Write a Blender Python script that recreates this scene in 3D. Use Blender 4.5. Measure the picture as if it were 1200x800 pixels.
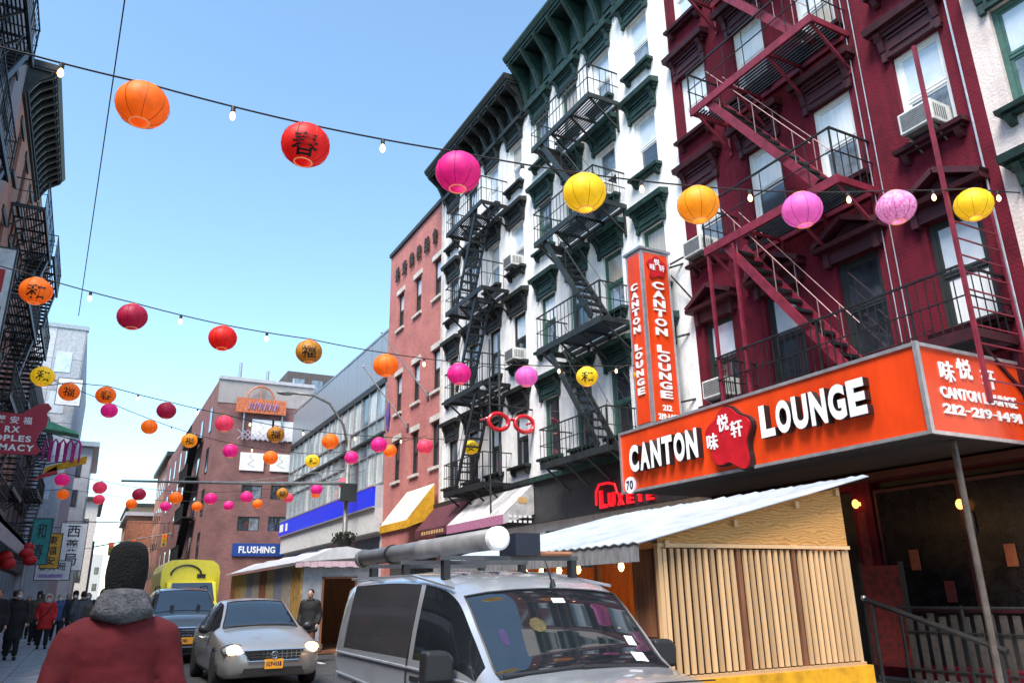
import bpy, math, random
from mathutils import Vector, Matrix
random.seed(7)
R = math.radians
scene = bpy.context.scene
for _o in list(bpy.data.objects):
    bpy.data.objects.remove(_o)

# ------------------------------------------------------------------ camera
CH = 1.55
CM = ((.88281739, -.13165582, .45088824), (-.46939877, -.28256876, .83655226), (-.01726996, .95016927, .3112557))
cam_d = bpy.data.cameras.new('camera'); cam_d.sensor_width = 36; cam_d.sensor_fit = 'HORIZONTAL'; cam_d.lens = 27
cam_d.clip_end = 2000; cam_d.clip_start = .05
cam = bpy.data.objects.new('camera', cam_d); scene.collection.objects.link(cam)
cam.matrix_world = Matrix([[CM[i][0], CM[i][1], -CM[i][2], (0, 0, CH)[i]] for i in range(3)] + [[0, 0, 0, 1]])
scene.camera = cam
# ------------------------------------------------------------------ sky, sun, exposure
SUN_EL, SUN_AZ = R(57), R(-130)      # azimuth measured from +Y towards +X
sun_dir = Vector((math.sin(SUN_AZ)*math.cos(SUN_EL), math.cos(SUN_AZ)*math.cos(SUN_EL), math.sin(SUN_EL)))
world = bpy.data.worlds.new('World'); scene.world = world; world.use_nodes = True
wn = world.node_tree; bg = wn.nodes['Background']
sky = wn.nodes.new('ShaderNodeTexSky'); sky.sky_type = 'NISHITA'; sky.sun_disc = False
sky.sun_elevation = SUN_EL; sky.sun_rotation = SUN_AZ; sky.air_density = 1.0; sky.dust_density = .5; sky.ozone_density = .1
tint = wn.nodes.new('ShaderNodeMix'); tint.data_type = 'RGBA'; tint.blend_type = 'MULTIPLY'; tint.inputs[0].default_value = 1; tint.inputs[7].default_value = (.90, 1.05, 1.04, 1)
wn.links.new(sky.outputs[0], tint.inputs[6]); wn.links.new(tint.outputs[2], bg.inputs[0]); bg.inputs[1].default_value = .15
sun_l = bpy.data.lights.new('sun', 'SUN'); sun_l.energy = 3.3; sun_l.angle = R(28); sun_l.color = (1, .92, .82)
sun_o = bpy.data.objects.new('sun', sun_l); scene.collection.objects.link(sun_o)
sun_o.location = (-20, -10, 40); sun_o.rotation_euler = sun_dir.to_track_quat('Z', 'Y').to_euler()
vs = scene.view_settings; vs.view_transform = 'Standard'; vs.look = 'None'; vs.gamma = 1; vs.exposure = 1.2

# ------------------------------------------------------------------ helpers
col = scene.collection
def ray(x, y):
    c = (x-600, 400-y, 900.)
    return [sum(CM[i][j]*c[j] for j in range(3)) for i in range(3)]
def on_x(x, y, X):
    v = ray(x, y); t = X/v[0]; return Vector((X, v[1]*t, CH+v[2]*t))
def on_y(x, y, Y):
    v = ray(x, y); t = Y/v[1]; return Vector((v[0]*t, Y, CH+v[2]*t))
def on_z(x, y, Z):
    v = ray(x, y); t = (Z-CH)/v[2]; return Vector((v[0]*t, v[1]*t, Z))
def lin(h):
    h = h.lstrip('#'); o = []
    for i in (0, 2, 4):
        c = int(h[i:i+2], 16)/255; o.append(c/12.92 if c <= .04045 else ((c+.055)/1.055)**2.4)
    return tuple(o)
MATS = {}
def mat(name, c, rough=.6, metal=0., var=.18, scale=5., bump=0., bscale=30., emit=0., ior=1.5, coat=0., rand=0., c2=None, stretch=None, trans=0., emc=None):
    if name in MATS: return MATS[name]
    if isinstance(c, str): c = lin(c)
    if isinstance(c2, str): c2 = lin(c2)
    m = bpy.data.materials.new(name); m.use_nodes = True; nt = m.node_tree; N = nt.nodes; L = nt.links
    b = N['Principled BSDF']; b.inputs['Roughness'].default_value = rough; b.inputs['Metallic'].default_value = metal
    b.inputs['IOR'].default_value = ior
    if coat: b.inputs['Coat Weight'].default_value = coat; b.inputs['Coat Roughness'].default_value = .06
    tc = N.new('ShaderNodeTexCoord'); vec = tc.outputs['Object']
    if stretch:
        mp = N.new('ShaderNodeMapping'); mp.inputs['Scale'].default_value = stretch; L.new(vec, mp.inputs[0]); vec = mp.outputs[0]
    n = N.new('ShaderNodeTexNoise'); n.inputs['Scale'].default_value = scale; n.inputs['Detail'].default_value = 6; n.inputs['Roughness'].default_value = .65
    L.new(vec, n.inputs['Vector'])
    cr = N.new('ShaderNodeValToRGB'); e = cr.color_ramp.elements; e[0].position = .3; e[1].position = .7
    d = c2 if c2 else tuple(v*(1-var*1.6) for v in c)
    e[0].color = (*d, 1); e[1].color = (*(tuple(min(1, v*(1+var*.5)) for v in c)), 1)
    L.new(n.outputs[0], cr.inputs[0]); out = cr.outputs[0]
    if rand:
        oi = N.new('ShaderNodeObjectInfo'); mr = N.new('ShaderNodeMapRange'); mr.inputs[3].default_value = 1-rand; mr.inputs[4].default_value = 1+rand*.6
        L.new(oi.outputs['Random'], mr.inputs[0]); hs = N.new('ShaderNodeHueSaturation'); L.new(mr.outputs[0], hs.inputs['Value']); L.new(out, hs.inputs['Color']); out = hs.outputs[0]
    L.new(out, b.inputs['Base Color'])
    if bump:
        n2 = N.new('ShaderNodeTexNoise'); n2.inputs['Scale'].default_value = bscale; n2.inputs['Detail'].default_value = 5; L.new(vec, n2.inputs['Vector'])
        bp = N.new('ShaderNodeBump'); bp.inputs['Strength'].default_value = bump; bp.inputs['Distance'].default_value = .02
        L.new(n2.outputs[0], bp.inputs['Height']); L.new(bp.outputs[0], b.inputs['Normal'])
    if emit:
        b.inputs['Emission Strength'].default_value = emit
        if emc: b.inputs['Emission Color'].default_value = (*emc, 1)
        else: L.new(out, b.inputs['Emission Color'])
    if trans:
        t = N.new('ShaderNodeBsdfTranslucent'); L.new(out, t.inputs[0]); mx = N.new('ShaderNodeMixShader'); mx.inputs[0].default_value = trans
        L.new(b.outputs[0], mx.inputs[1]); L.new(t.outputs[0], mx.inputs[2]); L.new(mx.outputs[0], N['Material Output'].inputs[0])
    MATS[name] = m
    return m
def brickmat(name, c, c2, mortar, var=.25, sx=.21, sy=.068):
    m = bpy.data.materials.new(name); m.use_nodes = True; nt = m.node_tree; N = nt.nodes; L = nt.links
    b = N['Principled BSDF']; b.inputs['Roughness'].default_value = .85
    tc = N.new('ShaderNodeTexCoord'); s = N.new('ShaderNodeSeparateXYZ'); k = N.new('ShaderNodeCombineXYZ'); ad = N.new('ShaderNodeMath'); ad.operation = 'ADD'
    L.new(tc.outputs['Object'], s.inputs[0]); L.new(s.outputs[0], ad.inputs[0]); L.new(s.outputs[1], ad.inputs[1]); L.new(ad.outputs[0], k.inputs[0]); L.new(s.outputs[2], k.inputs[1])
    t = N.new('ShaderNodeTexBrick'); L.new(k.outputs[0], t.inputs[0]); t.inputs['Scale'].default_value = 1; t.inputs['Brick Width'].default_value = sx; t.inputs['Row Height'].default_value = sy
    t.inputs['Mortar Size'].default_value = .006; t.inputs[1].default_value = (*c, 1); t.inputs[2].default_value = (*c2, 1); t.inputs[3].default_value = (*mortar, 1)
    n = N.new('ShaderNodeTexNoise'); n.inputs['Scale'].default_value = .9; n.inputs['Detail'].default_value = 7; L.new(tc.outputs['Object'], n.inputs[0])
    mr = N.new('ShaderNodeMapRange'); mr.inputs[1].default_value = .3; mr.inputs[2].default_value = .7; mr.inputs[3].default_value = 1-var; mr.inputs[4].default_value = 1+var*.5; L.new(n.outputs[0], mr.inputs[0])
    h = N.new('ShaderNodeHueSaturation'); L.new(mr.outputs[0], h.inputs['Value']); L.new(t.outputs[0], h.inputs['Color']); L.new(h.outputs[0], b.inputs['Base Color'])
    bp = N.new('ShaderNodeBump'); bp.inputs['Strength'].default_value = .4; bp.inputs['Distance'].default_value = .01; bp.invert = True; L.new(t.outputs[1], bp.inputs['Height']); L.new(bp.outputs[0], b.inputs['Normal'])
    MATS[name] = m
    return m
def wallmat(name, c, dirt, amt=.5, rough=.85, streak=.35):
    """painted masonry: base colour, large blotches, vertical run-off streaks, fine relief"""
    m = bpy.data.materials.new(name); m.use_nodes = True; nt = m.node_tree; N = nt.nodes; L = nt.links
    b = N['Principled BSDF']; b.inputs['Roughness'].default_value = rough; b.inputs['Specular IOR Level'].default_value = .2
    tc = N.new('ShaderNodeTexCoord')
    n = N.new('ShaderNodeTexNoise'); n.inputs['Scale'].default_value = 1.3; n.inputs['Detail'].default_value = 9; n.inputs['Roughness'].default_value = .7; L.new(tc.outputs['Object'], n.inputs[0])
    mp = N.new('ShaderNodeMapping'); mp.inputs['Scale'].default_value = (5, 5, .25); L.new(tc.outputs['Object'], mp.inputs[0])
    s = N.new('ShaderNodeTexNoise'); s.inputs['Scale'].default_value = 1.; s.inputs['Detail'].default_value = 6; L.new(mp.outputs[0], s.inputs[0])
    r1 = N.new('ShaderNodeMapRange'); r1.inputs[1].default_value = .48; r1.inputs[2].default_value = .72; r1.inputs[4].default_value = amt; L.new(n.outputs[0], r1.inputs[0])
    r2 = N.new('ShaderNodeMapRange'); r2.inputs[1].default_value = .5; r2.inputs[2].default_value = .75; r2.inputs[4].default_value = streak; L.new(s.outputs[0], r2.inputs[0])
    ad = N.new('ShaderNodeMath'); ad.operation = 'ADD'; ad.use_clamp = True; L.new(r1.outputs[0], ad.inputs[0]); L.new(r2.outputs[0], ad.inputs[1])
    mx = N.new('ShaderNodeMix'); mx.data_type = 'RGBA'; mx.inputs[6].default_value = (*c, 1); mx.inputs[7].default_value = (*dirt, 1); L.new(ad.outputs[0], mx.inputs[0]); L.new(mx.outputs[2], b.inputs['Base Color'])
    f = N.new('ShaderNodeTexNoise'); f.inputs['Scale'].default_value = 22; f.inputs['Detail'].default_value = 5; L.new(tc.outputs['Object'], f.inputs[0])
    sx_ = N.new('ShaderNodeSeparateXYZ'); cx_ = N.new('ShaderNodeCombineXYZ'); a_ = N.new('ShaderNodeMath'); a_.operation = 'ADD'; L.new(tc.outputs['Object'], sx_.inputs[0]); L.new(sx_.outputs[0], a_.inputs[0]); L.new(sx_.outputs[1], a_.inputs[1]); L.new(a_.outputs[0], cx_.inputs[0]); L.new(sx_.outputs[2], cx_.inputs[1])
    bt = N.new('ShaderNodeTexBrick'); bt.inputs['Scale'].default_value = 1; bt.inputs['Brick Width'].default_value = .22; bt.inputs['Row Height'].default_value = .075; bt.inputs['Mortar Size'].default_value = .008; L.new(cx_.outputs[0], bt.inputs[0])
    hm_ = N.new('ShaderNodeMath'); hm_.operation = 'MULTIPLY_ADD'; hm_.inputs[1].default_value = -.8; L.new(bt.outputs[1], hm_.inputs[0]); L.new(f.outputs[0], hm_.inputs[2])
    bp = N.new('ShaderNodeBump'); bp.inputs['Strength'].default_value = .5; bp.inputs['Distance'].default_value = .02; L.new(hm_.outputs[0], bp.inputs['Height']); L.new(bp.outputs[0], b.inputs['Normal'])
    MATS[name] = m
    return m

class MB:
    def __init__(s): s.v = []; s.f = []; s.m = []
    def add(s, v, f, mi=0):
        o = len(s.v); s.v += [tuple(p) for p in v]; s.f += [tuple(i+o for i in q) for q in f]; s.m += [mi]*len(f); return s
    def box(s, x0, x1, y0, y1, z0, z1, mi=0):
        return s.add([(x0,y0,z0),(x1,y0,z0),(x1,y1,z0),(x0,y1,z0),(x0,y0,z1),(x1,y0,z1),(x1,y1,z1),(x0,y1,z1)],
                     [(0,3,2,1),(4,5,6,7),(0,1,5,4),(1,2,6,5),(2,3,7,6),(3,0,4,7)], mi)
    def quad(s, a, b, c, d, mi=0): return s.add([a, b, c, d], [(0, 1, 2, 3)], mi)
    def beam(s, a, b, w, h, mi=0, up=(0, 0, 1)):
        a, b = Vector(a), Vector(b); t = (b-a).normalized(); u = Vector(up)
        if abs(t.dot(u)) > .99: u = Vector((1, 0, 0))
        x = t.cross(u).normalized(); y = x.cross(t).normalized(); P = []
        for c in (a, b):
            for i, j in ((-1,-1),(1,-1),(1,1),(-1,1)): P.append(c+x*(w/2*i)+y*(h/2*j))
        return s.add(P, [(0,1,2,3)[::-1],(4,5,6,7),(0,1,5,4),(1,2,6,5),(2,3,7,6),(3,0,4,7)], mi)
    def tube(s, pts, r, n=6, mi=0, caps=True):
        pts = [Vector(p) for p in pts]; rs = r if isinstance(r, (list, tuple)) else [r]*len(pts); V = []; F = []; px = None
        for i, p in enumerate(pts):
            t = (pts[min(i+1, len(pts)-1)]-pts[max(i-1, 0)]).normalized()
            if px is None: px = t.cross(Vector((0,0,1)) if abs(t.z) < .9 else Vector((1,0,0))).normalized()
            else: px = (px-t*px.dot(t)).normalized()
            py = t.cross(px)
            for k in range(n):
                a = 2*math.pi*k/n; V.append(p+(px*math.cos(a)+py*math.sin(a))*rs[i])
        for i in range(len(pts)-1):
            for k in range(n):
                k2 = (k+1) % n; F.append((i*n+k, i*n+k2, (i+1)*n+k2, (i+1)*n+k))
        if caps: F.append(tuple(range(n))[::-1]); F.append(tuple((len(pts)-1)*n+k for k in range(n)))
        return s.add(V, F, mi)
    def lathe(s, prof, n=16, c=(0,0,0), mi=0, axis='z'):
        V = []; F = []
        for r, z in prof:
            for k in range(n):
                a = 2*math.pi*k/n; x, y = r*math.cos(a), r*math.sin(a)
                p = (x, y, z) if axis == 'z' else ((x, z, y) if axis == 'y' else (z, x, y)); V.append((p[0]+c[0], p[1]+c[1], p[2]+c[2]))
        for i in range(len(prof)-1):
            for k in range(n): k2 = (k+1) % n; F.append((i*n+k, i*n+k2, (i+1)*n+k2, (i+1)*n+k))
        F.append(tuple(range(n))[::-1]); F.append(tuple((len(prof)-1)*n+k for k in range(n)))
        return s.add(V, F, mi)
    def ell(s, c, r, n=14, m=9, mi=0):
        V = []; F = []
        for i in range(m+1):
            th = math.pi*i/m; rr = max(math.sin(th), .02)
            for k in range(n):
                a = 2*math.pi*k/n; V.append((c[0]+r[0]*rr*math.cos(a), c[1]+r[1]*rr*math.sin(a), c[2]-r[2]*math.cos(th)))
        for i in range(m):
            for k in range(n): k2 = (k+1) % n; F.append((i*n+k, i*n+k2, (i+1)*n+k2, (i+1)*n+k))
        F.append(tuple(range(n))[::-1]); F.append(tuple(m*n+k for k in range(n)))
        return s.add(V, F, mi)
    def loft(s, rings, mi=0, caps=True):
        n = len(rings[0]); V = [p for r in rings for p in r]; F = []
        for i in range(len(rings)-1):
            for k in range(n): k2 = (k+1) % n; F.append((i*n+k, i*n+k2, (i+1)*n+k2, (i+1)*n+k))
        if caps: F.append(tuple(range(n))[::-1]); F.append(tuple((len(rings)-1)*n+k for k in range(n)))
        return s.add(V, F, mi)
    def prism(s, poly, axis, a, b, mi=0):
        """poly of 2-D points extruded along axis from a to b; the points run (y,z) for x, (x,z) for y, (x,y) for z"""
        def P(p, t): return (t, p[0], p[1]) if axis == 'x' else ((p[0], t, p[1]) if axis == 'y' else (p[0], p[1], t))
        return s.loft([[P(p, a) for p in poly], [P(p, b) for p in poly]], mi)
    def mesh(s, name, mats, smooth=False):
        me = bpy.data.meshes.new(name); me.from_pydata(s.v, [], s.f)
        for m in (mats if isinstance(mats, (list, tuple)) else [mats]): me.materials.append(m)
        me.polygons.foreach_set('material_index', s.m)
        if smooth: me.polygons.foreach_set('use_smooth', [True]*len(s.f))
        me.update(); return me
    def build(s, name, mats, parent=None, loc=(0,0,0), rot=(0,0,0), smooth=False, normals=False):
        me = s.mesh(name, mats, smooth)
        if normals:
            import bmesh
            bm = bmesh.new(); bm.from_mesh(me); bmesh.ops.recalc_face_normals(bm, faces=bm.faces); bm.to_mesh(me); bm.free()
        return inst(me, name, parent, loc, rot)
def inst(me, name, parent=None, loc=(0,0,0), rot=(0,0,0), scale=(1,1,1)):
    o = bpy.data.objects.new(name, me); col.objects.link(o); o.location = loc; o.rotation_euler = rot; o.scale = scale
    if parent: o.parent = parent
    return o
def tag(o, label=None, cat=None, group=None, kind=None):
    if label: o['label'] = label
    if cat: o['category'] = cat
    if group: o['group'] = group
    if kind: o['kind'] = kind
    return o
def thing(name, label, cat, loc=(0,0,0), rotz=0, group=None):
    o = bpy.data.objects.new(name, None); col.objects.link(o); o.location = loc; o.rotation_euler = (0, 0, rotz); o.empty_display_size = .3
    return tag(o, label, cat, group)
def copy_tree(o, parent=None):
    c = o.copy(); col.objects.link(c); c.parent = parent
    for ch in o.children: copy_tree(ch, c)
    return c
def bevel(o, w=.02, seg=2):
    b = o.modifiers.new('bevel', 'BEVEL'); b.width = w; b.segments = seg; b.limit_method = 'ANGLE'; return o
def subsurf(o, l=2):
    b = o.modifiers.new('sub', 'SUBSURF'); b.levels = l; b.render_levels = l; return o
# ---- lettering: every glyph becomes a real, slightly raised letter with a face and sides
GLY = {}
def glyph_mesh(ch, bold=0.):
    k = (ch, bold)
    if k in GLY: return GLY[k]
    cu = bpy.data.curves.new('glyph', 'FONT'); cu.body = ch; cu.offset = bold; cu.extrude = .5; cu.resolution_u = 4
    o = bpy.data.objects.new('glyph', cu); col.objects.link(o)
    dg = bpy.context.evaluated_depsgraph_get(); me = bpy.data.meshes.new_from_object(o.evaluated_get(dg))
    bpy.data.objects.remove(o); bpy.data.curves.remove(cu)
    xs = [v.co.x for v in me.vertices]; ys = [v.co.y for v in me.vertices]
    x0, x1, y0, y1 = min(xs), max(xs), min(ys), max(ys)
    me['asp'] = (x1-x0)/max(y1-y0, 1e-6); me['h'] = y1-y0; me['y0'] = y0
    for v in me.vertices: v.co.x = (v.co.x-x0)/(x1-x0); v.co.y = (v.co.y-y0)/(y1-y0)
    me.update(); GLY[k] = me; return me
GM = {}
def letter(ch, face, side, parent, loc, rot, w, h, d, bold=0., name='letter'):
    k = (ch, bold, face.name, side.name)
    if k not in GM:
        me = glyph_mesh(ch, bold).copy(); me.name = 'letter'; me.materials.clear(); me.materials.append(face); me.materials.append(side)
        for p in me.polygons: p.material_index = 0 if abs(p.normal.z) > .7 else 1; p.use_smooth = False
        GM[k] = me
    return inst(GM[k], name, parent, loc, rot, (w, h, d))
ROT_STREET = (math.pi/2, 0, -math.pi/2)     # lettering on a face that looks towards -X
ROT_CAM = (math.pi/2, 0, 0)                  # on a face that looks towards -Y
ROT_LEFT = (math.pi/2, 0, math.pi/2)         # on a face that looks towards +X
for _c in 'CANTONLOUGE70241-9FSHIPRMYXBKEUV':
    glyph_mesh(_c, .03)
for _c in '味悦轩美東佛教總會春和福安西藥局':
    glyph_mesh(_c, .012)
def word(txt, face, side, parent, start, axis, rot, h, d, track=.12, bold=.03, narrow=1., capdrop=True, total=None):
    """row of letters along axis (unit vector); total squeezes the row into that length"""
    x = 0; items = []
    for ch in txt:
        if ch == ' ': x += .45*h; continue
        g = glyph_mesh(ch, bold); w = g['asp']*h*narrow; hh = h
        if ch == '-': hh = h*.14; w = h*.35
        items.append((ch, x, w, hh)); x += w+track*h
    L = x-track*h; k = (total/L) if total else 1
    ax = Vector(axis)
    for ch, xx, w, hh in items:
        p = Vector(start)+ax*(xx*k)+Vector((0, 0, (h-hh)/2))
        letter(ch, face, side, parent, p, rot, w*k, hh, d, bold)
# ------------------------------------------------------------------ materials
M_white = wallmat('white_painted_wall', (.80, .79, .79), (.40, .38, .37), .5, streak=.42)
M_pinkwhite = wallmat('pinkish_white_wall', (.68, .59, .56), (.36, .28, .26), .45, streak=.35)
M_redwall = wallmat('dark_red_painted_wall', (.125, .008, .021), (.045, .004, .009), .75, rough=.85, streak=.6)
M_redtrim = mat('dark_red_trim', (.055, .005, .012), .55, var=.4)
M_rediron = mat('red_painted_iron', (.21, .014, .034), .5, var=.35)
M_green = mat('green_painted_iron', (.016, .078, .062), .5, var=.5)
M_black = mat('black_painted_iron', (.013, .014, .015), .5, var=.5)
M_iron = mat('dark_grey_iron', (.024, .031, .031), .5, var=.5)
M_trimblk = mat('black_cornice_paint', (.022, .026, .024), .55, var=.5)
M_trimgrn = mat('green_cornice_paint', (.014, .050, .041), .55, var=.6, c2=(.005, .012, .011))
M_frame = mat('white_window_frame', (.76, .77, .77), .5, var=.1)
M_framegrn = mat('green_window_frame', (.05, .13, .11), .5, var=.3)
M_framedk = mat('dark_window_frame', (.025, .03, .03), .5)
M_glassL = mat('window_glass_blind_and_sky_reflection', (.60, .66, .72), .12, var=.12, scale=1.5, ior=1.9, c2=(.42, .50, .60))  # pane colour blends drawn blinds with a painted pale sky reflection
M_glassB = mat('window_glass_white_curtain', (.82, .84, .86), .12, var=.1, scale=1.2, ior=1.8, stretch=(1, 9, .4))
M_glassD = mat('window_glass_dark', (.035, .042, .055), .06, var=.5, scale=2, ior=2.1)
M_glassM = mat('window_glass_grey', (.22, .26, .31), .08, var=.5, scale=2.2, ior=2.0)
M_brick = brickmat('red_brick', (.50, .165, .145), (.41, .125, .11), (.42, .22, .2), .2)
M_brick2 = brickmat('purple_brown_brick', (.25, .092, .085), (.17, .066, .062), (.26, .19, .18), .3)
M_brick3 = brickmat('orange_brick', (.40, .16, .10), (.32, .12, .075), (.42, .3, .25), .25)
M_tan = wallmat('tan_masonry', (.46, .30, .20), (.30, .19, .13), .5)
M_greyst = wallmat('grey_stone', (.46, .46, .49), (.27, .27, .29), .5)
M_darkst = wallmat('dark_brown_masonry', (.12, .10, .10), (.06, .05, .05), .5)
M_mauve = wallmat('mauve_grey_stucco', (.25, .23, .25), (.13, .12, .13), .5)
M_stone = mat('pale_stone_trim', (.62, .58, .54), .8, var=.25)
M_roof = mat('roof_tar', (.04, .04, .04), .9)
M_asphalt = mat('asphalt', (.055, .056, .060), .85, var=.35, scale=3, bump=.4, bscale=160)
M_slab = mat('concrete_slab', (.36, .36, .37), .85, var=.3, scale=2.5, bump=.2, bscale=90, rand=.14)
M_kerb = mat('granite_kerb', (.30, .30, .31), .8, var=.3, scale=8)
M_joint = mat('slab_joint', (.10, .10, .10), .95)
M_linew = mat('road_paint', (.62, .62, .60), .8, var=.4, scale=9)
M_orange = mat('orange_red_sign_panel', (.78, .060, .008), .30, var=.22, scale=1.4, coat=.3, stretch=(1, 1, .35))
M_white_p = mat('white_sign_paint', (.85, .85, .85), .4, var=.06)
M_black_p = mat('black_sign_side', (.012, .012, .013), .5)
M_alu = mat('aluminium_trim', (.66, .67, .69), .35, .75, var=.2)
M_steel = mat('galvanised_steel', (.45, .47, .49), .4, .7, var=.3, scale=12)
M_emblem = mat('crimson_emblem', (.48, .010, .018), .35, var=.2)
M_dark = mat('dark_shopfront', (.012, .012, .014), .5, var=.4)
M_dkgrey = mat('charcoal_fascia', (.035, .037, .042), .5, var=.3)
M_dullr = mat('dull_pink_grey_rail', (.28, .16, .16), .5, .3)
M_acw = mat('air_conditioner_casing', (.62, .62, .60), .5, var=.2)
M_acd = mat('air_conditioner_grille', (.14, .14, .14), .6)
M_blue = mat('blue_sign_panel', (.004, .03, .66), .3, var=.08, emit=.12)
M_blued = mat('navy_sign_panel', (.012, .06, .28), .4, var=.1)
M_metalpan = mat('grey_metal_cladding', (.36, .41, .46), .45, .35, var=.25, scale=2.2, stretch=(1, 6, .3))

# ------------------------------------------------------------------ facade kit (local: wall face at x=0 looking to -x, y along the street, z up)
def facade(parent, W, Ht, holes, m, depth=9., reveal=.28, name='wall', z0=0., side=None):
    ys = sorted({0., W} | {h[0] for h in holes} | {h[1] for h in holes}); zs = sorted({z0, Ht} | {h[2] for h in holes} | {h[3] for h in holes})
    b = MB()
    for i in range(len(ys)-1):
        for j in range(len(zs)-1):
            yc, zc = (ys[i]+ys[i+1])/2, (zs[j]+zs[j+1])/2
            if any(h[0] < yc < h[1] and h[2] < zc < h[3] for h in holes): continue
            b.quad((0, ys[i], zs[j]), (0, ys[i], zs[j+1]), (0, ys[i+1], zs[j+1]), (0, ys[i+1], zs[j]))
    for y0, y1, a, c in holes:
        d = reveal
        b.quad((0,y0,a),(d,y0,a),(d,y0,c),(0,y0,c)); b.quad((0,y1,c),(d,y1,c),(d,y1,a),(0,y1,a))
        b.quad((0,y0,c),(d,y0,c),(d,y1,c),(0,y1,c)); b.quad((0,y1,a),(d,y1,a),(d,y0,a),(0,y0,a)); b.quad((d,y0,a),(d,y1,a),(d,y1,c),(d,y0,c), 2)
    mi = 1 if side else 0
    b.quad((0,0,z0),(depth,0,z0),(depth,0,Ht),(0,0,Ht), mi); b.quad((depth,W,z0),(0,W,z0),(0,W,Ht),(depth,W,Ht), mi)
    b.quad((depth,0,z0),(depth,W,z0),(depth,W,Ht),(depth,0,Ht), mi); b.quad((0,0,Ht),(depth,0,Ht),(depth,W,Ht),(0,W,Ht), 2)
    return b.build(name, [m, side or m, M_roof], parent)
WM = {}
def window_mesh(w, h, fm, fr=.07):
    k = (round(w, 2), round(h, 2), fm.name, fr)
    if k in WM: return WM[k]
    f = MB(); hw = w/2; a = .10
    f.box(a, a+.12, -hw, -hw+fr, 0, h).box(a, a+.12, hw-fr, hw, 0, h).box(a, a+.12, -hw+fr, hw-fr, h-fr, h).box(a, a+.12, -hw+fr, hw-fr, 0, fr)
    mid = h*.5; s = .045
    f.box(a+.03, a+.09, -hw+fr, hw-fr, mid-.03, mid+.03)
    for z0, z1, x in ((fr, mid-.03, a+.05), (mid+.03, h-fr, a+.02)):
        f.box(x, x+.05, -hw+fr, -hw+fr+s, z0, z1).box(x, x+.05, hw-fr-s, hw-fr, z0, z1)
        f.box(x, x+.05, -hw+fr+s, hw-fr-s, z0, z0+s).box(x, x+.05, -hw+fr+s, hw-fr-s, z1-s, z1)
    me = f.mesh('window', fm)
    pw = hw-fr-s
    P = MB().box(0, .012, -pw, pw, 0, 1)
    WM[k] = (me, pw, fr+s, mid-.03-s, mid+.03+s, h-fr-s, {})
    return WM[k]
PANE = {}
def pane_mesh(pw, ph, m):
    k = (round(pw, 3), round(ph, 3), m.name)
    if k not in PANE: PANE[k] = MB().box(0, .012, -pw, pw, 0, ph).mesh('pane', m)
    return PANE[k]
HOOD = {}
def hood_mesh(w, m, style='hood', deep=.27):
    k = (round(w, 2), m.name, style, deep)
    if k in HOOD: return HOOD[k]
    b = MB(); hw = w/2
    if style == 'hood':       # z=0 is the glass top; total height .75
        b.box(-.07, .02, -hw+.16, hw-.16, 0, .42)
        b.box(-.13, .02, -hw+.10, hw-.10, .42, .50); b.box(-deep*.62, .02, -hw+.05, hw-.05, .50, .57)
        b.prism([(-deep, .57), (-deep-.03, .70), (-.02, .76), (.02, .76), (.02, .57)], 'y', -hw, hw)
        for s in (-1, 1):
            y = s*(hw-.22); b.prism([(-.02, .12), (-.10, .16), (-.15, .34), (-.24, .50), (.02, .50), (.02, .12)], 'y', y-.06, y+.06)
            b.box(-.09, .02, y-.05, y+.05, -.06, .12)
        b.box(-.10, .02, -hw+.34, hw-.34, .12, .16); b.box(-.10, .02, -hw+.34, hw-.34, .34, .38)
    elif style == 'pediment':
        b.box(-.10, .02, -hw+.1, hw-.1, 0, .28); b.prism([(-deep, .28), (-deep-.03, .36), (.02, .36), (.02, .28)], 'y', -hw, hw)
        for s in (-1, 1): b.beam((-deep*.55, s*hw, .40), (-deep*.55, 0, .78), deep*.95, .10)
        b.prism([(-hw+.12, .37), (hw-.12, .37), (0, .70)], 'x', -.06, .02)
        for s in (-1, 1): b.box(-.14, .02, s*(hw-.2)-.06, s*(hw-.2)+.06, -.05, .28)
    elif style == 'sill':     # top at z=0
        b.prism([(-.22, -.09), (-.24, -.02), (-.20, 0), (.06, .0), (.06, -.09)], 'y', -hw, hw); b.box(-.14, .02, -hw+.06, hw-.06, -.15, -.09)
        for s in (-1, 1): b.prism([(-.18, -.15), (-.12, -.26), (-.05, -.30), (.02, -.30), (.02, -.15)], 'y', s*(hw-.16)-.055, s*(hw-.16)+.055)
    elif style == 'lintel':
        b.box(-.05, .02, -hw, hw, 0, .24)
    elif style == 'slabsill':
        b.box(-.10, .02, -hw, hw, -.12, 0)
    HOOD[k] = b.mesh(style, m); return HOOD[k]
def window(parent, yc, z, w, h, fm, panes, hood=None, sill=None, hm=None, hw=1.5, sw=1.25, sm=None, x=0., fr=.07):
    me, pw, a0, a1, b0, b1, _ = window_mesh(w, h, fm, fr)
    o = inst(me, 'window', parent, (x, yc, z))
    lo, up = panes
    inst(pane_mesh(pw, a1-a0, lo), 'pane', o, (.165, 0, a0)); inst(pane_mesh(pw, b1-b0, up), 'pane', o, (.135, 0, b0))
    if hood: inst(hood_mesh(hw, hm, hood), 'hood' if hood in ('hood', 'pediment') else 'lintel', o, (0, 0, h))
    if sill: inst(hood_mesh(sw, sm or hm, sill), 'sill', o, (0, 0, 0))
    return o
M_glassC = mat('window_glass_beige_curtain', (.46, .40, .33), .12, var=.3, scale=1.3, ior=1.8, stretch=(1, 11, .3)); M_glassS = mat('window_glass_streaky_reflection', (.30, .36, .42), .06, var=.8, scale=1.0, ior=2.1, c2=(.03, .035, .045), stretch=(1, 1.2, 2.2))
rw = random.Random(3)
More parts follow.
